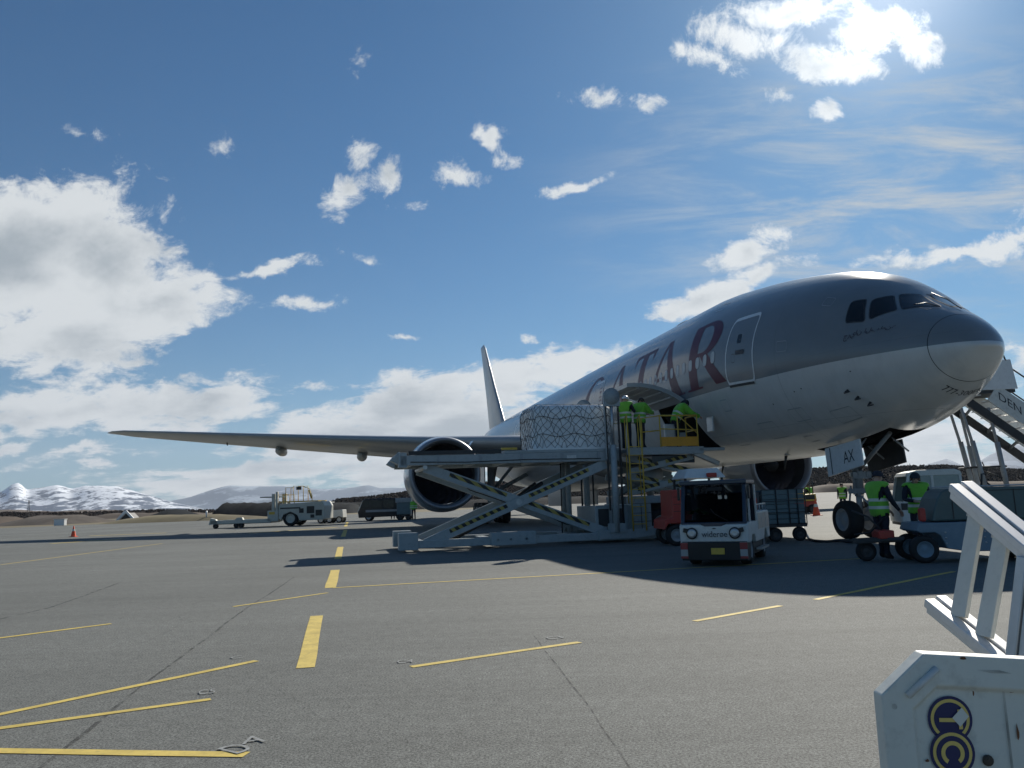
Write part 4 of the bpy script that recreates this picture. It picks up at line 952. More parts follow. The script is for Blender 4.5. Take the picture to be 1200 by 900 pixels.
    # vest: its own shell over the torso
    if top:
        axis0 = Vector(J['pel'])*k; axis1 = Vector(J['nek'])*k; ax = (axis1-axis0).normalized(); L = (axis1-axis0).length
        bm = bmesh.new(); bm.from_mesh(bm_); bm.faces.ensure_lookup_table()
        kill = [f for f, g in zip(bm.faces, kind) if not (g == 'torso' or (g == 'arm' and top == 'jacket') or (g in ('leg', 'arm') and -.12 < (f.calc_center_median()-axis0).dot(ax) < .56 and (f.calc_center_median()-axis0-ax*(f.calc_center_median()-axis0).dot(ax)).length < .17)) or (f.calc_center_median()-axis0).dot(ax) < -.10]
        bmesh.ops.delete(bm, geom=kill, context='FACES')
        for v in bm.verts: v.co += v.normal*(.026 if top == 'vest' else .034)*k
        for c_ in (.02, .08, .17, .23):
            bmesh.ops.bisect_plane(bm, geom=bm.verts[:]+bm.edges[:]+bm.faces[:], plane_co=axis0+ax*c_, plane_no=ax)
        vm = bpy.data.meshes.new('vest'); 
        for f in bm.faces:
            t = (f.calc_center_median()-axis0).dot(ax); f.smooth = True; f.material_index = 1 if (.02 < t < .08 or .17 < t < .23) else 0
        bm.to_mesh(vm); bm.free(); vm.materials.append(M['hivis']); vm.materials.append(M['reflect'])
        vo = bpy.data.objects.new('hi_vis_vest' if top == 'vest' else 'hi_vis_jacket', vm); COL.objects.link(vo); vo.parent = root
        sm_ = vo.modifiers.new('thick', 'SOLIDIFY'); sm_.thickness = .008; sm_.offset = 1
    hd = Vector(J['hed'])*k; cr0 = Vector(J['crn'])*k; upv = (cr0-Vector(J['nek'])*k).normalized(); fwd = (Vector(J['nose'])*k-hd); fwd = (fwd-upv*fwd.dot(upv)).normalized(); rgt = fwd.cross(upv)
    rm = Matrix((rgt, fwd, upv)).transposed().to_4x4(); rm.translation = hd
    def hpart(mb, name, m_):
        q = mb.build(name, m_, root); q.matrix_local = rm; return q
    for sx in (-1, 1): hpart(MB().ball((sx*.034, .082, .012), .013, 0, 8), 'eye', M['black'])
    for sx in (-1, 1): hpart(MB().ball((sx*.089, .0, 0), .03, 0, 8, (.4, .7, 1)), 'ear', M['skin'])
    hpart(MB().ball((0, .088, -.047), .02, 0, 8, (1.2, .4, .3)), 'mouth', M['red'] if False else M['hair'])
    def cap_shell(r0, zmin, back, mt, name, brim=None):
        mb = MB(); vs = []; nn = 16; K = 7
        for i in range(K+1):
            p = (math.pi/2)*i/K
            for j in range(nn):
                t = 2*math.pi*j/nn; x = r0*math.sin(p)*math.cos(t)*.92; y = r0*1.12*math.sin(p)*math.sin(t)-.012; z = .035+r0*1.0*math.cos(p)
                if i == K and math.sin(t) < .2: z -= back
                vs.append((x, y, z))
        mb.add(vs, [(i*nn+j, i*nn+(j+1) % nn, (i+1)*nn+(j+1) % nn, (i+1)*nn+j) for i in range(K) for j in range(nn)], 0, True)
        if brim: mb.prism([(-.065, .085), (.065, .085), (.055, .155), (0, .178), (-.055, .155)], .030, .042, 0, 'xy')
        return hpart(mb, name, mt)
    if head == 'hair': cap_shell(.104, 0, .07, M['hair'], 'hair')
    elif head == 'cap': cap_shell(.110, 0, .02, M['cloth'], 'cap', True); 
    elif head == 'white_cap': cap_shell(.116, 0, .03, M['white'], 'helmet', True)
    elif head == 'hood': cap_shell(.116, 0, .10, M['cloth'], 'hood')
    return root

# ================================================================ CARGO LOADER
LD_A = 12.5; LD_O = Vector((-3.43, 24.25, 0))
ld = thing('cargo_loader', 'raised grey scissor-lift cargo loader with striped crossed arms at the open freight door', 'cargo loader', LD_O, R(LD_A))
Wd = 2.7
def LP(x, y, z): return Matrix.Rotation(R(LD_A), 4, 'Z') @ Vector((x, y, z)) + LD_O
m = MB()
for y in (.02, Wd-.26): m.bb(.1, 7.6, y, y+.24, .10, .33)
m.bb(-.08, .50, -.02, .40, .06, .56); m.bb(-.08, .50, Wd-.4, Wd, .06, .56); m.bb(.05, .35, .4, Wd-.4, .15, .4)
m.bb(2.7, 4.1, -.05, .30, .08, .47); m.bb(2.6, 2.9, .3, Wd-.3, .12, .3); m.bb(5.4, 5.7, .3, Wd-.3, .12, .3)
m.bb(6.1, 8.1, -.06, .34, .08, .38); m.bb(6.1, 8.1, Wd-.34, Wd, .08, .38)
base = m.build('base_frame', M['loader'], ld, bevel=.015)
m = MB()
for x in (2.9, 3.3, 3.8, 6.5, 7.0, 7.5): m.lathe([(0, .035), (.02, .035), (.02, 0)], (x, -.07, .25), (0, 1, 0), 10)
tag(m.build('bolt_heads', M['dark'], base))
for nm, px0 in (('stabiliser_leg', .2),):
    pass
# scissor arms
def arm(p, q, y, w=.12, h=.30):
    a = MB().beam((p[0], y, p[1]), (q[0], y, q[1]), w, h).build('scissor_arm', M['loader'], ld, bevel=.01)
    d = (Vector((q[0], 0, q[1]))-Vector((p[0], 0, p[1]))); L = d.length; ux = d.normalized(); up_ = Vector((-ux.z, 0, ux.x)); up_ = up_ if up_.z > 0 else -up_
    for t0, t1 in ((.13, .44), (.56, .90)):
        if y > 1.2: continue
        c0 = Vector((p[0], y-w/2-.004, p[1]))+ux*L*t0+up_*.05; c1 = Vector((p[0], y-w/2-.004, p[1]))+ux*L*t1+up_*.05
        MB().beam(c0, c1, .006, .115, up=(0, 0, 1)).build('hazard_strip', M['hazard'], a)
    return a
for y, oy in ((.12, 0), (Wd-.12, 0)):
    arm((.75, 2.50), (6.45, .32), y+(.14 if y < 1 else -.14)); arm((.72, .22), (6.50, 2.48), y)
for x_, z_, r_ in ((3.62, 1.36, .09), (.75, 2.5, .07), (6.45, .32, .07), (.72, .22, .07)):
    MB().tube([(x_, .05, z_), (x_, Wd-.05, z_)], r_, 14).build('pivot_shaft', M['steel'], ld)
for y in (.9, Wd-.9): MB().tube([(1.6, y, .3), (3.2, y, 1.05), (4.6, y, 1.95)], [.10, .09, .06], 12).build('lift_cylinder', M['dark'], ld)
# main platform
m = MB()
for y in (0, Wd-.16): m.bb(0, 7.0, y, y+.16, 2.56, 2.86)
m.bb(-.02, 7.0, .16, Wd-.16, 2.70, 2.78); m.bb(3.2, 7.0, 0.0, Wd, 2.862, 2.95)
for x in (.3, 1.3, 2.3, 3.3, 4.3, 5.3, 6.3): m.bb(x, x+.12, .1, Wd-.1, 2.58, 2.70)
plat = m.build('main_platform', M['loader'], ld, bevel=.01)
m = MB()
for i in range(9): m.tube([(.25+i*.33, .22, 2.88), (.25+i*.33, Wd-.22, 2.88)], .05, 10)
m.build('roller_bed', M['dark'], plat)
m = MB(); m.bb(.25, 3.1, -.02, .06, 2.87, 2.99); m.bb(.25, 3.1, Wd-.06, Wd+.02, 2.87, 2.99); m.build('side_guide', M['dark'], plat)
m = MB(); m.bb(3.1, 3.6, -.03, .06, 2.97, 3.04); m.build('guide_stop', M['yellow'], plat)
m = MB(); m.prism([(-.28, 2.72), (-.05, 2.98), (0, 2.98), (0, 2.60), (-.05, 2.60)], .1, .5); m.prism([(-.28, 2.72), (-.05, 2.98), (0, 2.98), (0, 2.60), (-.05, 2.60)], Wd-.5, Wd-.1); m.bb(-.05, .2, 0, .3, 2.5, 2.95)
m.build('rear_stop', M['loader'], plat, bevel=.01)
# masts with cylinder and chains
for y in (-.12, Wd+.12):
    mm = MB(); mm.tube([(6.68, y, .33), (6.70, y, 3.05)], .105, 16); mm.bb(6.42, 6.96, y-.07, y+.07, .33, .60)
    mm.tube([(6.70, y, 3.05), (6.71, y, 4.5)], .052, 12, 1); mm.lathe([(-.07, 0), (-.07, .27), (.07, .27), (.07, 0)], (6.71, y, 4.60), (0, 1, 0), 28, 0)
    mm.bb(6.44, 6.98, y-.06, y+.06, 4.28, 4.60)
    ms = mm.build('mast', [M['loader'], M['steel']], ld)
    for x in (6.50, 6.92): MB().bb(x-.025, x+.025, y-.03, y+.03, 1.0, 4.35).build('lift_chain', M['black'], ms)
    MB().bb(6.45, 6.49, y-.03, y+.03, 2.6, 4.35).build('guide_rail', M['loader'], ms)
for x, y in ((5.75, Wd-.2), (5.75, 1.9)): MB().tube([(x, y, .3), (x, y, 2.7)], .09, 12).build('hose_post', M['loader'], ld)
MB().tube([(5.45, 1.8, .3), (5.48, 1.8, 2.6)], .02, 6).build('hydraulic_hose', M['black'], ld)
# front chassis, engine house, wheels
m = MB(); m.bb(6.15, 7.25, .35, Wd-.35, .35, 1.15); m.bb(7.25, 7.9, -.02, Wd, .38, 1.18); body = m.build('engine_housing', M['loader'], ld, bevel=.02)
m = MB()
for x0, x1, z0, z1 in ((6.25, 6.6, .5, 1.05), (6.72, 7.12, .5, 1.05)): m.bb(x0, x1, .335, .35, z0, z1)
m.build('access_panel', M['dark'], body)
m = MB()
for z in (.62, .88): m.bb(7.27, 7.88, -.035, -.02, z, z+.012)
m.bb(7.55, 7.565, -.035, -.02, .4, 1.16); m.build('panel_joint', M['black'], body)
for y0, y1 in ((-.06, .75), (Wd-.75, Wd+.06)):
    m = MB(); m.bb(7.35, 9.0, y0, y1, 1.18, 1.42); m.prism([(8.80, 1.20), (9.0, 1.20), (8.98, .85), (8.92, .85)], y0+.004, y0+.26); m.build('wheel_fender', M['grey'], ld, bevel=.02)
MB().bb(8.95, 9.12, .0, .35, .95, 1.38).build('marker_lamp', M['black'], ld, bevel=.02)
MB().bb(7.9, 9.1, .75, Wd-.75, .5, 1.2).build('chassis_box', M['dark'], ld, bevel=.02)
for y in (.16, Wd-.16): wheel(ld, 8.25, y, .50, .32, 'drive_wheel', 'loader', z=.50)
MB().tube([(7.4, .2, .5), (9.2, .2, .5)], .05, 8).build('axle_beam', M['dark'], ld)
m = MB(); m.prism([(6.1, .12), (7.35, .12), (8.15, .20), (8.15, .48), (8.05, .52), (7.7, .40), (6.1, .40)], -.14, -.065); m.build('outrigger_plate', M['loader'], ld, bevel=.01)
# front bridge with small scissor
m = MB(); m.bb(7.2, 9.85, .05, 2.75, 2.80, 2.92); m.bb(7.2, 9.85, .0, .10, 2.72, 2.96); bridge = m.build('bridge_platform', M['loader'], ld, bevel=.01)
m = MB(); m.bb(8.2, 9.7, .4, 2.4, 2.45, 2.72); m.build('bridge_underframe', M['navy'], ld, bevel=.02)
for y in (.35, 2.4):
    for p, q in (((7.3, 1.52), (9.75, 2.02)), ((7.3, 2.10), (9.75, 1.50)), ((7.4, 2.2), (9.6, 2.66)), ((7.4, 2.66), (9.75, 2.12))): arm(p, q, y+(.13 if q[1] < p[1] else 0), .09, .20)
MB().tube([(7.3, 1.5, 1.5), (8.3, 1.5, 2.0), (8.9, 1.5, 2.4)], [.12, .12, .07], 12).build('lift_cylinder', M['grey'], ld)
m = MB(); m.lathe([(0, .0), (0, .28), (.9, .28), (.9, 0)], (7.9, 1.1, 2.05), (1, .3, .1), 20); m.build('hydraulic_tank', M['grey'], ld)
MB().beam((9.55, .1, 2.75), (10.40, .1, 2.38), .12, .16).build('bumper_arm', M['steel'], ld, bevel=.02)
MB().beam((9.7, .25, 2.86), (10.6, .25, 2.86), .5, .10).build('bridge_extension', M['loader'], ld, bevel=.01)
m = MB(); m.bb(9.86, 10.3, 2.2, 2.9, 2.86, 3.6); m.build('bridge_side_guard', M['loader'], ld, bevel=.02)
MB().bb(10.25, 10.32, .06, .5, 3.45, 3.95).build('control_plate', M['steel'], ld, bevel=.02)
# yellow guard rail basket
def rail_frame(pts, r=.025): return MB().tube(pts, r, 8)
g = MB()
for x in (8.38, 9.0, 9.68): g.tube([(x, .03, 2.9), (x, .03, 3.98)], .024, 8)
g.tube([(8.38, .03, 3.98), (9.68, .03, 3.98)], .026, 8); g.tube([(8.38, .03, 3.55), (9.68, .03, 3.50)], .02, 8); g.tube([(9.05, .03, 3.97), (9.66, .03, 3.40)], .018, 8)
g.tube([(9.68, .03, 3.98), (9.68, .9, 3.98)], .024, 8); g.tube([(9.68, .9, 3.98), (9.68, .9, 2.9)], .024, 8); g.tube([(9.68, .03, 3.5), (9.68, .9, 3.5)], .02, 8)
g.tube([(7.75, .03, 2.9), (7.75, .03, 3.9), (8.38, .03, 3.98)], .022, 8); g.tube([(7.75, .03, 3.45), (8.38, .03, 3.5)], .02, 8)
gr = g.build('guard_rail', M['yellow'], ld)
MB().bb(8.40, 9.66, -.01, .01, 2.98, 3.28).build('kick_panel', M['orange'], gr)
MB().bb(8.75, 9.15, .5, .62, 2.94, 3.75).build('control_desk', M['steel'], ld, bevel=.02)
# hoses, lamps and brackets
for k, (y_, s_) in enumerate(((.45, .0), (.60, .12), (.75, .05))):
    MB().tube([(6.1, y_, .5), (5.2, y_, .62+s_), (4.2, y_, 1.1+s_), (3.4, y_+.1, 1.35), (2.2, y_+.05, 1.9-s_), (1.3, y_, 2.45)], .016, 6).build('hydraulic_hose', M['black'], ld)
MB().tube([(.3, -.03, 2.66), (2.0, -.035, 2.62), (3.9, -.035, 2.66), (6.3, -.035, 2.64)], .013, 6).build('cable_conduit', M['black'], plat)
for x in (1.1, 2.4, 3.7, 5.0, 6.2): MB().bb(x, x+.07, -.03, -.001, 2.58, 2.84).build('bracket', M['grey'], plat)
MB().bb(5.2, 5.5, -.02, -.002, 2.64, 2.76).build('data_plate', M['offwhite'], plat)
MB().tube([(6.85, -.24, 3.2), (6.92, -.25, 2.4), (6.84, -.24, 1.5), (6.9, -.2, .6)], .018, 6).build('hydraulic_hose', M['black'], ld)
# ladder
g = MB()
for x in (7.22, 7.66): g.tube([(x, -.14, .34), (x, -.12, 2.95), (x, -.06, 4.0)], .026, 8)
for x in (7.22, 7.66): g.tube([(x, .14, 1.2), (x, .14, 3.9)], .018, 8); g.tube([(x, -.06, 4.0), (x, .14, 3.9)], .018, 8)
for i in range(10): g.beam((7.22, -.13, .55+i*.27), (7.66, -.13, .55+i*.27), .05, .022)
g.build('ladder', M['yellow'], ld)
# handrail by operators
g = MB(); g.tube([(7.2, 1.6, 2.9), (7.2, 1.6, 3.9), (8.2, 1.6, 3.9), (8.2, 1.6, 2.9)], .022, 8); g.build('inner_rail', M['yellow'], ld)

# netted freight pallet on the platform
pal = thing('freight_pallet', 'large white plastic-wrapped freight pallet under dark netting, on the raised loader platform', 'air freight', LP(4.22, .30, 2.955), R(LD_A))
PX, PY, PZ = 2.75, 2.1, 1.42
m = MB(); m.bb(-.05, PX+.05, -.05, PY+.05, 0, .05); m.build('pallet_base', M['alu'], pal)
def contour(u, v):
    """rounded, slightly lumpy block; u round the side, v height"""
    return u, v
def load_pt(a, z, off=0):
    # superellipse plan with chamfered top
    ca, sa = math.cos(a), math.sin(a); e = .28
    sh = 1-.10*max(0, (z-1.18)/.24)**2-.03*max(0, .15-z)
    lump = 1+.012*mn.noise(Vector((ca*2.3, sa*2.3, z*2.2)))+.006*mn.noise(Vector((ca*7, sa*7, z*6)))
    return (PX/2+(PX/2+off)*math.copysign(abs(ca)**e, ca)*sh*lump, PY/2+(PY/2+off)*math.copysign(abs(sa)**e, sa)*sh*lump, .05+z)
vs = []; NA = 120; zs = [0, .15, .35, .55, .75, .95, 1.1, 1.22, 1.32, 1.38, 1.40]
for z in zs:
    for i in range(NA): vs.append(load_pt(2*math.pi*i/NA, z, -.05*max(0, (z-1.3)/.1)))
m = MB().add(vs, [(j*NA+i, j*NA+(i+1) % NA, (j+1)*NA+(i+1) % NA, (j+1)*NA+i) for j in range(len(zs)-1) for i in range(NA)]+[tuple((len(zs)-1)*NA+i for i in range(NA))], 0, True)
m.build('wrapped_load', M['wrap'], pal)
net = MB(); random.seed(11)
def per(t):  # arc-length-like parameter to angle
    # walk the rectangle
    P = 2*(PX+PY); q = (t % 1)*P
    if q < PX: x, y = q, 0
    elif q < PX+PY: x, y = PX, q-PX
    elif q < 2*PX+PY: x, y = PX-(q-PX-PY), PY
    else: x, y = 0, PY-(q-2*PX-PY)
    cx_, cy_ = (x-PX/2)/(PX/2), (y-PY/2)/(PY/2); e = .28
    return math.atan2(math.copysign(abs(cy_)**(1/e), cy_) if abs(cy_) > 1e-9 else 0, math.copysign(abs(cx_)**(1/e), cx_) if abs(cx_) > 1e-9 else 0)
NC = 44
for sgn in (1, -1):
    for i in range(NC):
        t0 = i/NC+random.uniform(-.004, .004); pts = []
        for j in range(9):
            z = .02+1.34*j/8; tt_ = t0+sgn*.105*j/8+.006*math.sin(j*1.9+i*2.3)
            pts.append(load_pt(per(tt_), z, .022))
        net.tube(pts, .0062, 4, 0, False)
for z in (.42, .98):
    net.tube([load_pt(per(i/80), z+.05*math.sin(i*.7), .03) for i in range(81)], .009, 4, 0, False)
for i in range(9):
    x = .2+i*(PX-.4)/8; net.tube([(x, .1, 1.46), (x+.1*math.sin(i), PY-.1, 1.46)], .010, 4)
for i in range(7):
    y = .2+i*(PY-.4)/6; net.tube([(.1, y, 1.465), (PX-.1, y+.05, 1.465)], .010, 4)
net.build('cargo_net', M['net'], pal)

# workers on the loader
d2r = LD_A
person('worker in green vest and white cap, leftmost on the loader bridge beside the yellow ladder', LP(7.42, .55, 2.95), R(LD_A-50), dict(elL=(-.27, .10, 1.2), wrL=(-.16, .30, 1.22), elR=(.26, .12, 1.2), wrR=(.16, .32, 1.25), nod=15), head='white_cap', h=1.80)
person('worker in green jacket, second from the left on the loader, facing the freight door', LP(7.98, .75, 2.95), R(LD_A-62), dict(lean=6, elL=(-.24, .22, 1.25), wrL=(-.10, .45, 1.20), elR=(.24, .22, 1.25), wrR=(.14, .48, 1.22), nod=25), top='jacket', head='hair', h=1.78)
person('worker bending forward over the yellow guard rail by the aircraft skin in a green vest', LP(9.15, .55, 2.95), R(LD_A-88), dict(lean=34, elL=(-.30, .55, 1.18), wrL=(-.22, .85, 1.10), elR=(.26, .50, 1.10), wrR=(.16, .78, 1.02), nod=20), top='jacket', head='hood', h=1.8)
# ================================================================ GROUND VEHICLES
# white electric tow tractor, foreground of the nose
tg = thing('tow_tractor', 'white and navy tow tractor with round headlights and a name across its front', 'tow tractor', (3.27, 16.50, 0), R(-25))
TW, TL = 1.34, 2.95
m = MB(); m.prism([(0.02, .46), (0, .80), (.12, .84), (1.15, .84), (1.2, 1.02), (TL-.05, 1.02), (TL, .98), (TL, .42), (2.65, .42), (2.52, .62), (2.22, .62), (2.08, .42), (.98, .42), (.86, .58), (.50, .58), (.38, .44)], 0, TW, 0, 'yz')
body = m.build('body', M['offwhite'], tg, bevel=.02)
m = MB(); m.prism([(-.05, .12), (-.06, .47), (.05, .49), (.40, .44), (.40, .16), (.2, .10)], .03, TW-.03, 0, 'yz'); m.build('front_bumper', M['black'], tg, bevel=.015)
m = MB(); m.bb(.06, TW-.06, .9, 2.1, .18, .42); m.bb(.12, TW-.12, 2.6, TL, .2, .42); m.build('chassis', M['dark'], tg)
for x in (.02, TW-.16): MB().bb(x, x+.14, -.075, -.052, .16, .47).build('hazard_marker', M['redwhite'], tg)
MB().bb(.62, .88, -.075, -.058, .24, .36).build('number_plate', M['yellow'], tg)
flat_text('lettering', 'widerøe', (.44, -.012, .565), (.50, 0, 0), (0, .003, .12), M['signdark'], tg)
MB().add([(.64, -.012, .735), (.69, -.012, .75), (.74, -.012, .735), (.69, -.012, .725)], [(0, 1, 2, 3)]).build('emblem', M['signdark'], tg)
for sx, x in ((-1, .25), (1, TW-.25)):
    h = MB(); h.lathe([(0, .0), (0, .115), (.03, .115), (.03, .0)], (x, -.035, .645), (0, 1, 0), 24); h.beam((x+sx*.06, -.02, .69), (x+sx*.17, -.02, .715), .03, .085)
    hl = h.build('headlight_surround', M['black'], tg, bevel=.006)
    MB().lathe([(-.005, 0), (-.012, .05), (-.005, .085), (.0, .088)], (x, -.038, .645), (0, 1, 0), 20).build('headlight', M['steel'], hl)
# cab: slim navy frame and glass
m = MB(); fr = [(.10, .84), (.30, 1.62)]
for x in (.02, TW-.10): m.prism([(.04, .82), (.14, .82), (.34, 1.60), (.26, 1.60)], x, x+.08, 0, 'yz')
for x in (.02, TW-.10): m.prism([(1.12, .82), (1.22, .82), (1.16, 1.60), (1.08, 1.60)], x, x+.08, 0, 'yz')
m.bb(-.0, TW, .20, 1.24, 1.60, 1.69); m.bb(.02, TW-.02, .05, .12, .80, .86)
m.prism([(.36, .86), (TW-.36, .86), (TW-.50, .76), (.50, .76)], .0, .05, 0, 'xz')
cab = m.build('cab_frame', M['navy'], tg, bevel=.02)
gl = bpy.data.materials.new('cab_glass'); gl.use_nodes = True; b_ = gl.node_tree.nodes['Principled BSDF']; b_.inputs['Base Color'].default_value = (.12, .17, .22, 1); b_.inputs['Roughness'].default_value = .03; b_.inputs['Transmission Weight'].default_value = 1; b_.inputs['IOR'].default_value = 1.02; b_.inputs['Specular IOR Level'].default_value = .8
M['cabglass'] = gl
MB().add([(.1, .085, .86), (TW-.1, .085, .86), (TW-.1, .275, 1.60), (.1, .275, 1.60), (.1, .095, .86), (TW-.1, .095, .86), (TW-.1, .285, 1.60), (.1, .285, 1.60)], [(0, 1, 2, 3), (7, 6, 5, 4), (0, 4, 5, 1), (1, 5, 6, 2), (2, 6, 7, 3), (3, 7, 4, 0)]).build('windscreen', M['cabglass'], tg)
m = MB(); m.bb(.1, TW-.1, 1.02, 1.12, .84, 1.30); m.build('cab_back_panel', M['navy'], tg)
MB().tube([(.95, .06, .88), (.70, .10, 1.02), (.62, .13, 1.12)], .010, 6).build('wiper', M['black'], tg)
m = MB(); m.bb(.18, .62, .62, 1.0, .84, 1.0); m.bb(.18, .62, .92, 1.0, 1.0, 1.42); m.bb(.82, 1.26, .62, 1.0, .84, 1.0); m.bb(.82, 1.26, .92, 1.0, 1.0, 1.42); m.build('seat', M['black'], tg, bevel=.03)
m = MB(); m.bb(.10, TW-.1, .14, .42, .80, .90); m.build('dashboard', M['black'], tg, bevel=.02)
m = MB(); m.tube([(1.04+.16*math.cos(a*math.pi/8), .46-.05*math.sin(a*math.pi/8), 1.02+.15*math.sin(a*math.pi/8)) for a in range(17)], .014, 6); m.build('steering_wheel', M['black'], tg)
MB().bb(.55, .85, .24, .27, 1.47, 1.55).build('rear_view_mirror', M['rubber'], tg, bevel=.01)
m = MB(); m.bb(TW-.01, TW+.02, 1.06, 1.14, .84, 1.58); m.bb(TW-.02, TW+.012, .30, .36, .84, 1.45); m.build('side_pillar', M['offwhite'], tg)
for sx in (-.04, TW+.02): MB().bb(sx-.01, sx+.03, .18, .28, 1.30, 1.56).build('side_mirror', M['black'], tg, bevel=.01)
g = MB()
for x in (.06, TW-.06):
    g.tube([(x, 1.3, 1.02), (x, 1.3, 1.16), (x, 2.9, 1.16), (x, 2.9, 1.02)], .02, 6)
    for y in (1.7, 2.1, 2.5): g.tube([(x, y, 1.02), (x, y, 1.16)], .015, 6)
g.build('bed_rail', M['steel'], tg)
m = MB()
for y0, y1 in ((1.3, 1.78), (1.84, 2.32), (2.38, 2.86)): m.bb(TW-.002, TW+.010, y0, y1, .66, .98)
m.build('side_panel', M['steel'], tg, bevel=.004)
MB().bb(TW-.02, TW+.10, 1.0, 2.0, .26, .30).build('side_step', M['steel'], tg)
for x in (.16, TW-.16):
    for y in (.62, 2.36): wheel(tg, x, y, .29, .22, 'wheel', 'gearwhite', (1, 0, 0), z=.29)
# reflective vest thrown on the dashboard
v = MB(); random.seed(4); vs = []
for i in range(9):
    for j in range(6): vs.append((i*.05, j*.045, .05+.14*abs(math.sin(i*.9+j*1.3))*(1-abs(i-4)/6)))
v.add(vs, [(i*6+j, (i+1)*6+j, (i+1)*6+j+1, i*6+j+1) for i in range(8) for j in range(5)], 0, True)
vv_ = v.build('folded_vest', M['hivis']); vv_.location = Vector((3.27, 16.50, .955))+Matrix.Rotation(R(-25), 3, 'Z') @ Vector((.14, .16, 0)); vv_.rotation_euler = (0, 0, R(-25))
tag(vv_, 'crumpled green safety vest on the dashboard of the white and navy tractor', 'safety vest')

def side_vehicle_frame(px, Y): c = G(px, 640); a = AT(px, 600, Y); return Vector((a.x, Y, 0))
# red tractor behind it
o_ = side_vehicle_frame(778, 22.9)
rt = thing('baggage_tractor', 'red tow tractor with a white cab roof behind the white and navy tractor', 'tow tractor', o_, R(4))
m = MB(); m.prism([(0, .45), (.02, .72), (.25, .80), (.26, 1.56), (.62, 1.56), (.62, .95), (1.75, .95), (1.8, 1.25), (2.7, 1.25), (2.72, .45), (2.45, .40), (2.3, .65), (1.95, .65), (1.8, .35), (.62, .35), (.5, .62), (.12, .62)], .0, 1.35)
m.build('body', M['red'], rt, bevel=.03)
for i, z in enumerate((.95, 1.15, 1.35)): MB().bb(.28, .60, -.012, .0, z, z+.012).build('panel_joint', M['black'], rt)
m = MB()
for x in (.66, 1.72):
    for y in (.06, 1.25): m.bb(x, x+.06, y, y+.06, .95, 1.86)
m.build('cab_post', M['dark'], rt)
m = MB(); vs = [(.62, -.05, 1.86), (1.84, -.05, 1.86), (1.84, 1.4, 1.86), (.62, 1.4, 1.86), (.80, .12, 2.14), (1.66, .12, 2.14), (1.66, 1.2, 2.14), (.80, 1.2, 2.14)]
m.add(vs, [(0, 1, 2, 3), (4, 5, 6, 7), (0, 1, 5, 4), (1, 2, 6, 5), (2, 3, 7, 6), (3, 0, 4, 7)]).build('cab_roof', M['white'], rt, bevel=.03)
MB().bb(1.28, 1.56, -.09, .02, 1.88, 2.0).build('warning_lamp', M['red'], rt, bevel=.02)
MB().bb(.7, 1.1, .2, 1.1, .95, 1.4).build('seat', M['black'], rt, bevel=.04)
for x in (.34, 2.2):
    for y in (.12, 1.23): wheel(rt, x, y, .30, .24, 'wheel', 'gearwhite', z=.30)
# baggage cart with its stacked load
o_ = side_vehicle_frame(893.5, 23.2)
bc = thing('cargo_cart', 'dark blue-grey caged cart beside the white tractor, its ribbed side facing the camera', 'baggage cart', o_, R(6))
m = MB(); m.bb(0, 1.30, 0, 2.4, .40, .50); m.bb(-.28, 0, .3, .6, .42, .48); m.build('cart_deck', M['dark'], bc, bevel=.01)
m = MB(); random.seed(3)
cols = [0, .43, .80, 1.06, 1.28]
for r_ in range(7):
    for c in range(4):
        x0, x1 = cols[c], cols[c+1]; z0 = .50+r_*.138
        m.bb(x0+.008, x1-.008, .02+random.uniform(0, .015), 2.35, z0+.006, z0+.132)
m.build('stacked_cartons', M['bluegrey'], bc, bevel=.004)
m = MB()
for x in (0, .43, .80, 1.06, 1.29): m.tube([(x, -.01, .45), (x, -.01, 1.47)], .014, 6)
for z in (.5, .82, 1.14, 1.47): m.tube([(0, -.01, z), (1.29, -.01, z)], .010, 6)
m.build('cart_cage', M['dark'], bc)
m = MB(); m.bb(-.42, -.03, .05, 1.6, .50, 1.42); m.build('cart_end_panel', M['navy'], bc, bevel=.02)
for x in (.38, 1.10):
    for y in (.12, 2.1): wheel(bc, x, y, .20, .16, 'wheel', 'dark', z=.20)
MB().bb(-.55, -.2, .0, .35, .30, .45).build('red_hitch', M['red'], bc, bevel=.02)
# hose on the ground
hp = [G(941, 628), G(948, 633), G(956, 635.5), G(970, 636), G(984, 635), G(1000, 637)]
hp = [(hp[0].x, hp[0].y, .28)] + [(p.x, p.y, .035) for p in hp[1:]]
tag(MB().tube(hp, .035, 8).build('ground_cable', M['black']), 'thick black cable lying on the apron between the caged cart and the nose wheels', 'cable')
# ground machine at the right: chassis and green-grey housing
gp = thing('ground_power_unit', 'green-grey ground power unit on a blue trailer chassis, right of the nose wheels', 'power unit', (7.05, 15.42, 0), R(-9))
m = MB(); m.prism([(.42, .60), (.48, .74), (5.0, .76), (5.0, .20), (1.3, .20), (.94, .26), (.84, .50), (.75, .56), (.50, .56)], .0, 1.05)
ch = m.build('chassis', M['chassis'], gp, bevel=.02)
for x in (.92, 1.6, 2.3):
    for z in (.36, .46, .56): MB().lathe([(-.008, 0), (-.008, .018), (0, .018)], (x+random.uniform(-.01, .01), -.001, z), (0, 1, 0), 10).build('tie_ring', M['steel'], ch)
m = MB(); m.prism([(.74, .765), (.79, .95), (.87, 1.18), (.96, 1.31), (1.06, 1.36), (1.4, 1.37), (5.0, 1.36), (5.0, .765)], .08, 1.0)
hs_ = m.build('housing', M['greengrey'], gp, bevel=.03)
m = MB()
for x in (1.12, 1.42, 2.2, 3.05): m.bb(x, x+.012, .068, .08, .80, 1.32)
m.bb(1.12, 3.1, .068, .08, 1.30, 1.312); m.build('panel_joint', M['black'], hs_)
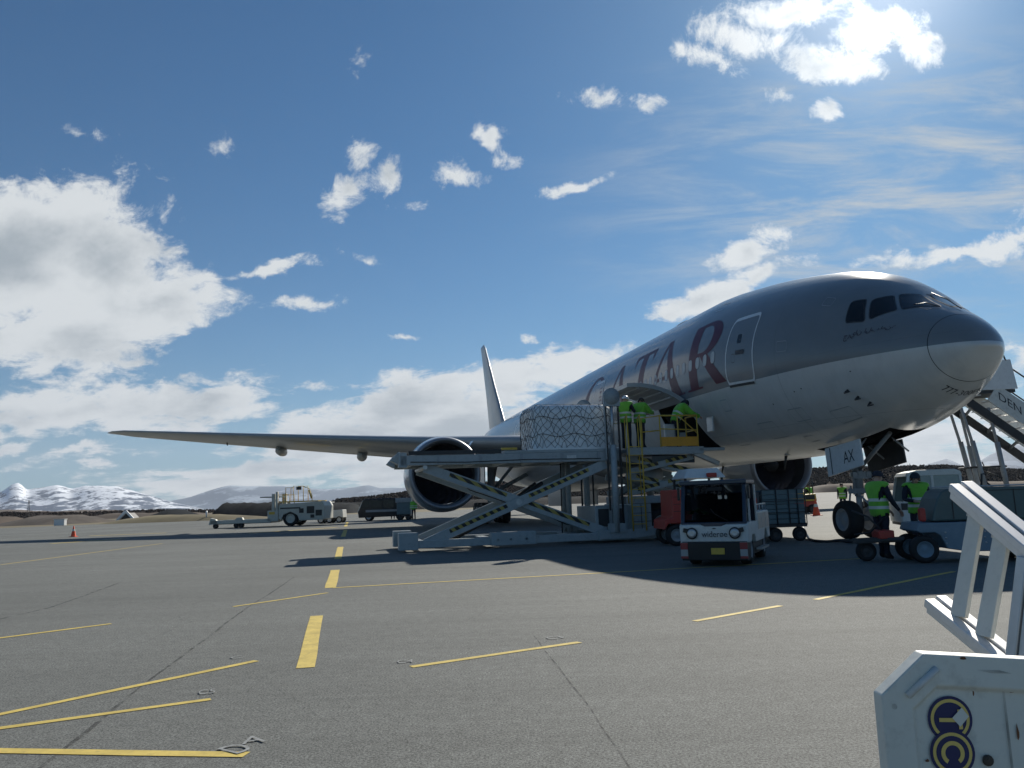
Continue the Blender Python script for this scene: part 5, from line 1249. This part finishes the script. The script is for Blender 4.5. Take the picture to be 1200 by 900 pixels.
for x in (1.22, 1.75): MB().tube([(x, .06, 1.05), (x+.07, .04, 1.09), (x+.14, .06, 1.11)], .012, 6).build('door_handle', M['steel'], hs_)
m = MB()
for k in range(5): m.bb(1.50+k*.06, 1.53+k*.06, .066, .082, .92, .98)
m.build('vent_slots', M['black'], hs_)
MB().tube([(1.52, .05, 1.30), (1.50, .03, 1.1), (1.56, .03, .95), (1.66, .05, .88)], .022, 8).build('cable_loop', M['black'], gp)
MB().tube([(.78, .1, 1.39), (5.0, .1, 1.39)], .015, 6).build('top_rail', M['steel'], hs_)
MB().tube([(1.9, .7, 1.36), (1.93, .7, 1.62), (2.0, .7, 1.62)], .02, 8).build('exhaust_pipe', M['dark'], hs_)
for x in (.55, 2.38):
    for y in (.10, .95): wheel(gp, x, y, .255, .20, 'wheel', 'chassis', z=.255)
m = MB(); m.beam((.3, .55, .42), (-.55, .75, .40), .10, .10); m.beam((.3, .35, .45), (-.45, .72, .40), .06, .06); m.beam((.3, 1.15, .45), (-.45, .78, .40), .06, .06); m.build('drawbar', M['dark'], gp)
MB().tube([(.1, .75, .48), (-.2, .85, .86), (-.48, .95, .99)], .018, 8).build('drawbar_handle', M['dark'], gp)
MB().bb(-.12, .16, .45, 1.0, .44, .60).build('battery_box', M['red'], gp, bevel=.02)
MB().bb(.54, .66, .10, .24, .76, 1.02).build('fire_extinguisher', M['red'], gp, bevel=.04)
wheel(gp, -.30, .82, .19, .14, 'jockey_wheel', 'dark', z=.19)
m = MB(); m.tube([(.2, .9, .9), (-.2, .8, .55), (-.5, .75, .52)], .02, 6); m.tube([(.15, .95, .92), (-.1, .9, .45), (-.3, .8, .30), (-.5, .7, .36)], .018, 6); m.build('hanging_cables', M['black'], gp)
# white truck behind
o_ = side_vehicle_frame(1056, 22.2)
tr = thing('pickup_truck', 'white crew-cab service truck with pale windows parked behind the ground power unit', 'truck', o_, R(-14))
tr.scale = (.84, .9, 1)
m = MB(); m.prism([(.02, .45), (0, .98), (.10, 1.02), (1.95, 1.02), (1.98, .82), (4.6, .82), (4.6, .45)], 0, 1.8); bd = m.build('body', M['offwhite'], tr, bevel=.04)
m = MB()
for y in (0, 1.72):
    m.prism([(.10, 1.0), (.18, 1.0), (.36, 1.72), (.28, 1.72)], y, y+.08); m.bb(.98, 1.06, y, y+.08, 1.0, 1.72); m.prism([(1.84, 1.0), (1.93, 1.0), (1.88, 1.72), (1.80, 1.72)], y, y+.08)
m.prism([(.26, 1.70), (.34, 1.80), (.6, 1.86), (1.7, 1.86), (1.86, 1.80), (1.90, 1.70)], 0, 1.8)
m.build('cab_frame', M['offwhite'], bd, bevel=.015)
for y in (.03, 1.75):
    MB().prism([(.18, 1.02), (.98, 1.02), (.98, 1.70), (.36, 1.70)], y, y+.015).build('side_window', M['panebright'], bd)
    MB().prism([(1.06, 1.02), (1.84, 1.02), (1.80, 1.70), (1.06, 1.70)], y, y+.015).build('side_window', M['panebright'], bd)
MB().prism([(1.10, 1.18), (1.78, 1.18), (1.76, 1.68), (1.10, 1.68)], .85, .87).build('back_window', M['paleglass'], bd)
m = MB(); m.bb(.02, .98, -.012, 0, .80, .98); m.build('lower_stripe', M['dark'], bd)
m = MB(); m.bb(.98, .992, -.012, 0, .5, .98); m.bb(1.80, 1.812, -.012, 0, .5, .98); m.build('door_joint', M['dark'], bd)
m = MB(); m.bb(.5, .9, .3, 1.5, .95, 1.35); m.bb(.82, .92, .3, 1.5, 1.35, 1.6); m.build('seat', M['black'], bd, bevel=.03)
m = MB(); m.tube([(.45, .25, 1.86), (.46, .25, 2.05)], .008, 6); m.build('aerial', M['dark'], bd)
MB().bb(.05, 4.5, .1, 1.7, .38, .46).build('underbody', M['dark'], tr)
for x in (.75, 3.6):
    for y in (.12, 1.68): wheel(tr, x, y, .36, .24, 'wheel', 'steel', z=.36)
# people by the nose
p4 = G(1036, 656)
person('worker in dark cap and green vest, in profile beside the nose wheels', (p4.x, p4.y, 0), R(-72), dict(elL=(-.22, .12, 1.16), wrL=(-.16, .36, .96), elR=(.24, .10, 1.15), wrR=(.18, .32, .96), knL=(-.10, .06, .51), anL=(-.11, .08, .10), hlL=(-.11, .04, .045), toL=(-.12, .23, .035), nod=12), head='cap', h=1.80)
p5 = AT(1076, 600, 17.9)
person('worker in green vest facing the camera, in front of the white truck', (p5.x, p5.y, 0), R(172), dict(elL=(-.30, -.02, 1.18), wrL=(-.32, .12, .98), elR=(.28, .04, 1.16), wrR=(.12, .26, 1.12), nod=14, look=-10), head='hood', h=1.76)

# ================================================================ PASSENGER STAIRS
stt = thing('passenger_stairs', 'white passenger stairs with DEN C on the side, beyond the nose', 'passenger stairs', (14.2, 25.2, 0), R(-4))
SL = math.radians(39.5); ty = math.tan(SL)
def flight(y0, y1, name, m_, zt, zb, x0=.2, x1=6.0, parent=stt):
    z0 = 4.30
    return MB().prism([(x0, z0+zt), (x1, z0+zt-(x1-x0)*ty), (x1, z0+zb-(x1-x0)*ty), (x0, z0+zb)], y0, y1).build(name, m_, parent)
zl_ = lambda x: 4.30-(x-.2)*ty
for y0, y1 in ((-.03, .03), (1.47, 1.53)): MB().prism([(.68, 4.02), (.90, 4.33), (1.22, 4.335), (5.15, zl_(5.15)+.95), (5.15, zl_(5.15)+.08)], y0, y1).build('side_panel', M['offwhite'], stt)
flight(.03, .11, 'stringer', M['dark'], -.10, -.42, .1, 4.9); flight(1.39, 1.47, 'stringer', M['dark'], -.10, -.42, .1, 4.9)
m = MB(); st_n = 18
for i in range(st_n):
    x = .3+i*.262; z = 4.22-(x-.3)*ty; m.bb(x, x+.26, .11, 1.39, z-.03, z)
m.build('treads', M['alu'], stt)
m = MB()
for i in range(7):
    x = .3+i*.66; z = 4.0-(x-.3)*ty; m.beam((x, .1, z-.1), (x+.3, 1.4, z-.1-.3*ty), .05, .08)
m.build('cross_bracing', M['steel'], stt)
m = MB(); m.bb(-.75, 1.55, 0, 1.5, 4.24, 4.34); m.build('top_platform', M['dark'], stt)
pn = MB().prism([(.35, 4.34), (1.62, 4.34), (1.50, 5.28), (.35, 5.28)], -.04, .0).build('platform_panel', M['white'], stt, bevel=.01)
MB().prism([(-.75, 4.34), (1.62, 4.34), (1.50, 5.28), (-.75, 5.28)], 1.5, 1.54).build('platform_panel', M['white'], stt, bevel=.01)
MB().tube([(1.02, -.02, 5.26), (1.04, -.02, 5.52), (1.14, -.02, 5.60), (1.28, -.02, 5.52), (1.36, -.02, 5.24)], .025, 8).build('grab_handle', M['dark'], stt)
flat_text('side_lettering', 'DEN C', (1.02, -.036, 4.02), (.95, 0, -.95*ty), (.0, 0, .25), M['signdark'], stt)
m = MB(); m.tube([(1.5, 0, 5.0), (5.1, 0, 5.0-3.6*ty)], .025, 8); m.tube([(5.1, 0, 5.0-3.6*ty), (5.1, 0, zl_(5.1)+.9)], .025, 8)
m.tube([(1.5, 1.5, 5.0), (5.1, 1.5, 5.0-3.6*ty)], .025, 8); m.build('handrail', M['dark'], stt)
for (xa, za, xb, y) in ((-.12, 3.95, .42, .1), (.08, 4.05, .66, 1.35), (.45, 3.75, .80, 1.35), (.72, 3.8, 1.05, .1)):
    s_ = MB(); s_.tube([(xa, y, za), ((xa+xb)/2, y, (za+1)/2+.1)], .045, 10); s_.tube([((xa+xb)/2-.02, y, (za+1)/2+.3), (xb, y, .9)], .075, 10); s_.build('lift_strut', M['gearwhite'], stt)
m = MB(); m.tube([(.1, .1, 1.95), (.2, 1.35, 1.95), (.95, 1.35, 1.95), (1.05, .1, 1.95), (.1, .1, 1.95)], .03, 8); m.tube([(.35, .1, 2.1), (.7, .6, 1.8), (.9, .1, 1.6)], .02, 6); m.tube([(.3, .1, 1.6), (.9, .1, .95)], .03, 6); m.build('strut_brace', M['dark'], stt)
m = MB(); m.bb(-.6, 4.2, .0, 1.5, .50, .72); m.build('chassis', M['grey'], stt, bevel=.02)
for x in (.2, 3.4):
    for y in (.1, 1.4): wheel(stt, x, y, .36, .22, 'wheel', 'steel', z=.36)

# ================================================================ FAR THINGS
def far_cone(px, py, Y, h, label):
    a = AT(px, py, Y); t = thing('traffic_cone', label, 'traffic cone', (a.x, a.y, 0), 0, None)
    MB().lathe([(.03, h*.22), (h*.45, h*.135), (h*.95, h*.035), (h, .0)], (0, 0, 0), (0, 0, 1), 20).build('cone_body', M['cone'], t)
    MB().bb(-h*.27, h*.27, -h*.27, h*.27, 0, .035).build('cone_base', M['cone'], t)
    MB().lathe([(h*.50, h*.131), (h*.68, h*.092)], (0, 0, 0), (0, 0, 1), 20).build('reflective_band', M['reflect'], t)
far_cone(957, 604, 45.6, .95, 'orange traffic cone standing in sunlight behind the nose wheels')
far_cone(86, 629, 54.5, .75, 'orange traffic cone standing alone on the sunny apron at the far left')
# yellow machine behind the far engine
a = AT(929, 600, 50); ym = thing('yellow_tractor', 'yellow and red tow tractor standing behind the far engine, past the orange cone', 'tow tractor', (a.x, 50, 0), 0)
m = MB(); m.prism([(0, .75), (.1, 1.30), (.8, 1.35), (.85, 1.15), (1.5, 1.2), (1.55, .75)], 0, 1.3); m.build('body', M['yellow'], ym, bevel=.03)
m = MB(); m.bb(.75, 1.42, -.012, 0, .85, 1.12); m.build('engine_grille', M['black'], ym)
m = MB(); m.bb(.05, 1.5, .05, 1.25, .42, .75); m.build('lower_body', M['red'], ym, bevel=.02)
for x in (.35, 1.25):
    for y in (.1, 1.2): wheel(ym, x, y, .28, .2, 'wheel', 'dark', z=.28)
m = MB()
for x in (1.25, 1.45): m.tube([(x, .3, 1.1), (x, .3, 2.2)], .035, 6)
m.tube([(1.25, .3, 2.2), (1.45, .3, 2.2)], .035, 6); m.build('roll_bar', M['dark'], ym)
a = AT(957, 600, 50.6); person('distant worker in dark clothes and green vest standing behind the yellow tractor', (a.x, 51.6, 0), R(200), None, head='hair', fing=False, h=1.85)
a = AT(989, 600, 47); person('distant worker in green vest standing beyond the nose wheels', (a.x, 47, 0), R(140), None, head='hair', fing=False)
# lowered cargo loader at the far left
sc_ = 14.75
a = AT(245, 618, 64); fl = thing('lowered_loader', 'cream cargo loader with lowered deck and yellow railings on the far side of the apron', 'cargo loader', (a.x, 64, 0), R(-2))
m = MB(); m.bb(.1, 4.9, .0, .25, .35, .62); m.bb(.1, 4.9, 2.6, 2.85, .35, .62); m.bb(.3, 4.8, .25, 2.6, .30, .42); m.prism([(-.05, .30), (.1, .82), (.5, .72), (.7, .35)], 0, .3); m.prism([(2.0, .6), (2.2, .8), (2.6, .8), (2.7, .6)], 0, .3); m.build('lowered_deck', M['cream'], fl)
for x in (.45, 2.1, 2.5): wheel(fl, x, .2, .20, .3, 'support_wheel', 'dark', z=.2)
m = MB(); m.bb(4.62, 5.45, 0, .5, .42, 1.25); m.bb(4.95, 5.18, .0, .3, 1.25, 2.55); m.bb(5.25, 5.42, .0, .3, 1.25, 2.7); m.build('lift_tower', M['cream'], fl, bevel=.02)
m = MB(); m.bb(4.62, 5.45, 2.4, 2.9, .42, 1.25); m.bb(4.95, 5.3, 2.5, 2.8, 1.25, 2.6); m.build('lift_tower', M['cream'], fl, bevel=.02)
m = MB(); m.prism([(5.45, .55), (5.45, 1.62), (5.6, 1.72), (8.9, 1.86), (9.1, 1.5), (9.1, .50), (8.9, .42), (7.1, .42), (6.95, .85), (6.4, 1.12), (5.85, .9), (5.7, .55)], .1, 2.8); hb = m.build('body', M['cream'], fl, bevel=.03)
for x0, x1, z0, z1 in ((7.7, 8.3, .95, 1.5), (7.1, 7.45, 1.0, 1.35), (8.4, 8.9, .75, 1.2), (8.0, 8.3, .6, .85), (5.6, 7.2, 1.35, 1.45)): MB().bb(x0, x1, .085, .10, z0, z1).build('body_opening', M['black'], hb)
MB().bb(4.75, 5.2, -.02, 0, .95, 1.15).build('warning_sign', M['yellow'], fl)
for y in (.3, 2.6): wheel(fl, 6.40, y, .60, .4, 'drive_wheel', 'cream', z=.60)
m = MB()
for x0, x1, z0, z1 in ((5.4, 6.3, 1.75, 2.45), (6.0, 6.6, 1.9, 3.0), (6.6, 7.4, 1.9, 3.1)):
    for y in (.2, 1.5): m.tube([(x0, y, z0), (x0, y, z1), (x1, y, z1), (x1, y, z0)], .028, 6)
m.tube([(7.4, .2, 3.05), (7.9, .2, 2.85), (8.1, .2, 2.3), (8.1, .2, 1.9)], .03, 6); m.tube([(7.85, .2, 2.75), (8.05, .2, 2.1)], .07, 6)
m.build('safety_railing', M['yellow'], fl)
MB().bb(5.5, 8.6, .2, 2.6, 1.86, 1.94).build('walkway', M['yellow'], fl)
MB().bb(6.85, 7.25, .15, .2, 2.8, 3.05).build('control_box', M['dark'], fl)
m = MB(); m.bb(3.8, 5.4, .6, 2.2, 2.28, 2.36); m.build('upper_platform', M['greengrey'], fl)
# small white tug next to it
a = AT(371, 613, 70); wt = thing('baggage_tug', 'small open white baggage tug parked right of the lowered cream loader', 'baggage tug', (a.x, 70, 0), R(-3))
m = MB(); m.prism([(0, .45), (0, .85), (.9, .90), (.95, .70), (1.2, .70), (1.25, 1.08), (2.25, 1.12), (2.3, .45)], 0, 1.3); m.build('body', M['offwhite'], wt, bevel=.03)
m = MB(); m.bb(.35, .42, .1, .17, .85, 1.75); m.bb(1.05, 1.12, .1, .17, .7, 1.75); m.bb(.25, 1.2, 0, 1.3, 1.75, 1.82); m.build('canopy', M['offwhite'], wt)
MB().bb(.7, 1.0, .3, 1.0, .75, 1.35).build('seat', M['black'], wt, bevel=.04)
m = MB(); m.bb(.1, 2.2, .05, 1.25, .3, .45); m.build('chassis', M['dark'], wt)
for x in (.35, 1.1, 1.95):
    for y in (.1, 1.2): wheel(wt, x, y, .30, .22, 'wheel', 'steel', z=.30)
# dark van
a = AT(419.5, 611, 74); vn = thing('van', 'black minivan with a light side stripe parked beyond the near engine', 'van', (a.x, 74, 0), R(3))
m = MB(); m.prism([(.05, .30), (0, .85), (.12, 1.05), (.45, 1.88), (.7, 1.98), (4.4, 1.98), (4.6, 1.8), (4.7, .35)], 0, 1.85); bd = m.build('body', M['black'], vn, bevel=.06)
MB().prism([(.30, 1.15), (.55, 1.80), (1.05, 1.80), (1.05, 1.15)], -.012, .0).build('front_window', M['glass'], bd)
for x in (1.15, 2.3, 3.5): MB().prism([(x, 1.15), (x, 1.80), (x+1.0, 1.80), (x+1.0, 1.15)], -.012, 0).build('side_window', M['glass'], bd)
MB().bb(.7, 4.6, -.015, 0, .78, .98).build('side_stripe', M['grey'], bd)
MB().prism([(-.02, .62), (.02, .9), (.16, 1.05), (.48, 1.85), (.40, 1.86), (.06, 1.05), (-.04, .9)], .12, 1.75).build('windscreen', M['steel'], bd)
for x in (.95, 3.75):
    for y in (.12, 1.73): wheel(vn, x, y, .34, .22, 'wheel', 'steel', z=.34)
a = AT(465, 610, 72.5); gt = thing('equipment_trailer', 'grey box trailer standing between the black minivan and the near engine', 'trailer', (a.x, 72.5, 0), R(2))
m = MB(); m.bb(0, 1.25, 0, 1.4, .5, 1.55); m.build('box', M['bluegrey'], gt, bevel=.03)
m = MB(); m.bb(-.1, 1.3, -.05, 1.45, 1.55, 1.95); m.build('canopy', M['grey'], gt, bevel=.02)
m = MB(); m.bb(.05, 1.2, .05, 1.35, .3, .5); m.build('chassis', M['dark'], gt)
for x in (.25, 1.0):
    for y in (.1, 1.3): wheel(gt, x, y, .26, .18, 'wheel', 'dark', z=.26)
a = AT(485, 609, 71.5); person('distant worker in green jacket and dark trousers standing left of the near engine', (a.x, 71.5, 0), R(160), None, top='jacket', head='hair', fing=False, h=1.88)
a = AT(459.5, 609, 77); person('distant worker in green vest seen over the roof of the black minivan', (a.x, 77.5, 0), R(190), None, head='hair', fing=False, h=2.05)
# small cart under the near engine
a = AT(538, 605, 50); sc2 = thing('service_cart', 'grey service cart with small wheels standing behind the near engine', 'service cart', (a.x, 50, 0), R(5))
m = MB(); m.prism([(0, .35), (.1, .55), (.9, .60), (1.1, 1.05), (1.5, 1.05), (1.6, .35)], 0, .9); m.build('body', M['grey'], sc2, bevel=.03)
for x in (.55, 1.35):
    for y in (.08, .82): wheel(sc2, x, y, .26, .16, 'wheel', 'steel', z=.26)
# marker things on the grass
a = AT(147, 607, 128); t = thing('ridge_tent', 'small white peaked shelter at the grass edge on the far left', 'shelter', (a.x, 128, 0), 0)
m = MB(); m.prism([(-1.9, 0), (-.2, 1.9), (.1, 1.9), (1.9, 0), (1.5, 0), (0, 1.5), (-1.5, 0)], 0, .25); m.build('frame', M['white'], t)
MB().prism([(-1.5, 0), (0, 1.5), (1.5, 0)], .3, 3.0).build('canvas', M['dark'], t)
a = AT(69, 615, 118); t = thing('white_cabinet', 'low white cabinet standing in front of the dark earth mound on the far left', 'cabinet', (a.x, 118, 0), 0)
MB().bb(-.75, .75, 0, .7, 0, .85).build('cabinet_body', M['white'], t, bevel=.03); MB().bb(-.8, .8, -.05, .75, .85, .95).build('cabinet_lid', M['offwhite'], t)
a = AT(241, 605, 118); t = thing('signal_box', 'low grey box with a white lamp at the apron edge left of the cream loader', 'signal box', (a.x, 118, 0), 0)
MB().bb(-1.0, 1.0, 0, .6, 0, .45).build('box', M['dark'], t, bevel=.03); MB().tube([(0, .3, .45), (0, .3, 1.4)], .12, 8).build('lamp_post', M['white'], t)
a = AT(33, 606, 420); t = thing('lattice_mast', 'thin dark lattice mast standing in front of the snowy mountain', 'mast', (a.x, 420, 0), 0)
m = MB()
for sx in (-1, 1): m.tube([(sx*.9, 0, 0), (sx*.18, 0, 10)], .09, 5)
for i in range(7):
    z0 = i*1.4; w0 = .9-.072*z0; w1 = .9-.072*(z0+1.4); m.tube([(-w0, 0, z0), (w1, 0, z0+1.4)], .05, 4); m.tube([(w0, 0, z0), (-w1, 0, z0+1.4)], .05, 4)
m.build('lattice', M['dark'], t); MB().tube([(-.7, 0, 8.6), (.7, 0, 8.6)], .06, 5).build('crossarm', M['dark'], t)

# ================================================================ FOREGROUND STEPS
fg = thing('towable_steps', 'white metal panel with blue and yellow emblems and sloping rail, closest to the camera', 'boarding steps', (G(1120, 900).x, 0, 0), 0)
fg.location = (0, 0, 0)
YF = 2.12
def pp(px, py, Y=YF): return AT(px, py, Y)
c = [pp(1043, 925), pp(1033, 815), pp(1083, 766), pp(1300, 777.5), pp(1300, 925)]
poly = [(c[0].x-.012, .02), (c[0].x, c[0].z), (c[1].x, c[1].z), (c[2].x, c[2].z), (c[3].x, c[3].z), (c[3].x, .02)]
n = len(poly)
def inset(p, d):
    out = []
    for i in range(len(p)):
        a, b, c_ = Vector(p[i-1]), Vector(p[i]), Vector(p[(i+1) % len(p)]); e1 = (b-a).normalized(); e2 = (c_-b).normalized(); n1 = Vector((e1.y, -e1.x)); n2 = Vector((e2.y, -e2.x))
        if (n1+n2).length < 1e-3: out.append(tuple(b+n1*d)); continue
        bi = (n1+n2).normalized(); out.append(tuple(b+bi*d/max(.3, bi.dot(n1))))
    return out
inn = inset(poly, .075); inn2 = inset(poly, .088)
cen = Vector((sum(p[0] for p in poly)/n, sum(p[1] for p in poly)/n))
if (Vector(inn[2])-cen).length > (Vector(poly[2])-cen).length: inn = inset(poly, -.075); inn2 = inset(poly, -.088)
m = MB()
vs = [(p[0], YF, p[1]) for p in poly]+[(p[0], YF, p[1]) for p in inn]+[(p[0], YF+.016, p[1]) for p in inn2]
vs += [(p[0], YF+.05, p[1]) for p in poly]
fs = [(i, (i+1) % n, n+(i+1) % n, n+i) for i in range(n)]+[(n+i, n+(i+1) % n, 2*n+(i+1) % n, 2*n+i) for i in range(n)]+[tuple(range(2*n, 3*n))]+[(i, 3*n+i, 3*n+(i+1) % n, (i+1) % n) for i in range(n)]+[tuple(range(3*n, 4*n))]
m.add(vs, fs); M['panelwhite'] = mat('weathered_white_panel', (.66, .68, .62), .5, var=.06, vs=3, dirt=.32, bump=.12, bs=12)
panel = m.build('side_panel', M['panelwhite'], fg, bevel=.004)
# weld bead on the chamfer, ribs, streaks, bolt
q0, q1 = pp(1063, 815), pp(1097, 783); MB().tube([(q0.x, YF-.004, q0.z), (q1.x, YF-.004, q1.z)], .009, 8).build('weld_strip', M['offwhite'], panel)
q0, q1 = pp(1175, 790), pp(1190, 925); MB().add([(q0.x, YF+.011, q0.z), (q0.x+.006, YF+.011, q0.z), (q1.x+.008, YF+.011, q1.z-.3), (q1.x, YF+.011, q1.z-.3)], [(0, 1, 2, 3)]).build('panel_joint', M['seam'], panel)
q0, q1 = pp(1056, 822), pp(1064, 925); MB().add([(q0.x, YF+.012, q0.z), (q0.x+.003, YF+.012, q0.z), (q1.x+.004, YF+.012, q1.z-.3), (q1.x, YF+.012, q1.z-.3)], [(0, 1, 2, 3)]).build('panel_joint', M['seam'], panel)
m = MB(); q0, q1 = pp(1143, 784.5), pp(1185, 789); q2 = pp(1170, 785.5); m.add([(q0.x, YF-.003, q0.z), (q2.x, YF-.003, q2.z+.001), (q1.x, YF-.003, q1.z), (q2.x-.02, YF-.003, q2.z-.006)], [(0, 1, 2, 3)]).build('scratch', M['seam'], panel)
for px, py in ((1048, 828), (1155, 888)):
    q0 = pp(px, py); MB().lathe([(-.003, 0), (-.003, .006), (0, .007)], (q0.x, YF-.0, q0.z), (0, 1, 0), 10).build('bolt', M['seam'], panel)
q0 = pp(1161, 893); MB().lathe([(0, 0), (0, .013), (.004, .014)], (q0.x, YF+.008, q0.z), (0, 1, 0), 12).build('bolt', M['earth'], panel)
m = MB(); q0 = pp(1100, 800); q1 = pp(1185, 806)
M['rust'] = mat('rust_stain', (.16, .075, .035), .9, var=.4, vs=30)
for px, py, w_, h_ in ((1128, 771, .010, .004), (1060, 826, .004, .012), (1196, 860, .004, .02), (1090, 893, .006, .004), (1072, 872, .003, .009), (1189, 812, .008, .003), (1140, 812, .003, .007)):
    q0 = pp(px, py); vs = [(q0.x+w_*random.uniform(.6, 1.2)*math.cos(a*.785), YF+(.0125 if py > 815 or px > 1180 else -.002)-.0005, q0.z+h_*random.uniform(.6, 1.2)*math.sin(a*.785)) for a in range(8)]
    if 1045 < px < 1056: continue
    MB().add(vs, [tuple(range(8))]).build('rust_spot', M['rust'], panel, fix=False)
# emblem
def disc(c, r, y, m_, name, par, n_=40, r0=0):
    vs = [(c.x+r*math.cos(2*math.pi*i/n_), y, c.z+r*math.sin(2*math.pi*i/n_)) for i in range(n_)]
    return MB().add(vs, [tuple(range(n_))]).build(name, m_, par, fix=False)
sc = F_PX/YF
cT, cC = pp(1116.5, 844.5), pp(1119, 884)
rO = 25.0/sc
y_ = YF+.0125
for k_, c_ in enumerate((cT, cC)):
    y_ = YF+.0125-.0018*k_; e = disc(c_, rO, y_, M['logo_blue'], 'emblem_disc', panel)
    disc(c_, rO*.87, y_-.0006, M['logo_yel'], 'emblem_ring', e); disc(c_, rO*.73, y_-.0012, M['logo_blue'], 'emblem_centre', e)
yt = YF+.0125-.0036; T = cT; u = rO*.1
MB().add([(T.x-5.2*u, yt, T.z-.8*u), (T.x+3.6*u, yt, T.z-1.2*u), (T.x+3.6*u, yt, T.z+.6*u), (T.x-5.2*u, yt, T.z+.9*u)], [(0, 1, 2, 3)]).build('emblem_letter', M['logo_yel'], panel)
MB().add([(T.x+3.3*u, yt-.0004, T.z-4.2*u), (T.x+5.0*u, yt-.0004, T.z-4.2*u), (T.x+5.0*u, yt-.0004, T.z+4.2*u), (T.x+3.3*u, yt-.0004, T.z+4.2*u)], [(0, 1, 2, 3)]).build('emblem_letter', M['logo_yel'], panel)
C_ = cC; vs = []; nn = 22
for i in range(nn+1):
    a = R(-60+300*0)-0+R(-50)-R(280)*i/nn  # opening faces down
    a = R(-55)+R(290)*i/nn
    for r_ in (5.2*u, 3.4*u): vs.append((C_.x+r_*math.cos(a), yt-.0003, C_.z+r_*math.sin(a)))
MB().add(vs, [(2*i, 2*i+1, 2*i+3, 2*i+2) for i in range(nn)]).build('emblem_letter', M['logo_yel'], panel)
s0 = pp(1128, 840); MB().add([(s0.x-.022, yt-.001, s0.z-.004), (s0.x-.004, yt-.001, s0.z-.026), (s0.x+.020, yt-.001, s0.z-.002), (s0.x+.004, yt-.001, s0.z+.02)], [(0, 1, 2, 3)]).build('torn_patch', M['panelwhite'], panel)
# sloping guard rail
def RP(px, py, Y): return AT(px, py, Y)
T0, T1 = RP(1118, 571, 3.35), RP(1300, 723, 2.55)
B0, B1 = RP(1089, 706, 3.35), RP(1290, 868, 2.55)
rail = thing('r', 'x', 'y'); bpy.data.objects.remove(rail)
tr_ = MB(); d = (T1-T0).normalized(); sdv = -d.cross(Vector((0, 0, 1))).normalized(); upv = -sdv.cross(d)
tr_.beam(T0, T1, .044, .034); tr_.beam(T0+sdv*.058+d*-.015, T1+sdv*.058, .050, .040); tr_.beam(T0+sdv*.03-upv*.035, T1+sdv*.03-upv*.035, .085, .03)
tr_.build('top_rail', M['alu'], fg, bevel=.004)
br = MB(); br.beam(B0, B1, .045, .035); br.beam(B0+sdv*.055+d*-.02, B1+sdv*.055, .045, .035); br.beam(B0+sdv*.03-upv*.03, B1+sdv*.03-upv*.03, .08, .03); br.build('lower_rail', M['alu'], fg, bevel=.004)
M['slat'] = mat('anodised_slat', (.74, .71, .62), .5, 0, var=.06, vs=8, dirt=.15)
def on(A, B, px):  # point of segment seen at column px
    lo, hi = 0., 1.
    for _ in range(40):
        mid = (lo+hi)/2; p = A.lerp(B, mid); v = p-CAM; x = 600+F_PX*v.dot(RT)/v.dot(FW)
        if x < px: lo = mid
        else: hi = mid
    return A.lerp(B, (lo+hi)/2)
for (pa, pb) in ((1141, 1117), (1171, 1146)):
    a, b = on(T0, T1, pa), on(B0, B1, pb); MB().beam(a+sdv*.02-upv*.05, b+sdv*.02+upv*.02, .018, .078, up=d).build('guard_slat', M['slat'], fg, bevel=.003)
    MB().beam(a+sdv*.02-upv*.03, a+sdv*.02-upv*.075, .03, .085, up=d).build('slat_clip', M['steel'], fg)
a, b = on(T0, T1, 1206), on(B0, B1, 1178)
pm = MB(); pm.beam(a-upv*.03, b-Vector((0, 0, .15)), .05, .05, up=d); pm.beam(a+d*.05-upv*.03, b+d*.05-Vector((0, 0, .15)), .035, .035, up=d); pm.beam(b-Vector((0, 0, .1)), (b.x-.05, b.y, .0), .05, .05, up=d)
pm.build('rail_post', M['steel'], fg, bevel=.004)
a = on(T0, T1, 1290); MB().beam(a, (a.x+.02, a.y, 0), .06, .06, up=d).build('rail_post', M['steel'], fg)
m = MB(); m.bb(c[0].x+.05, c[3].x, YF+.05, 2.9, .30, .36); m.bb(c[0].x+.05, c[0].x+.11, YF+.05, YF+.11, 0, .9); m.build('chassis', M['steel'], fg)
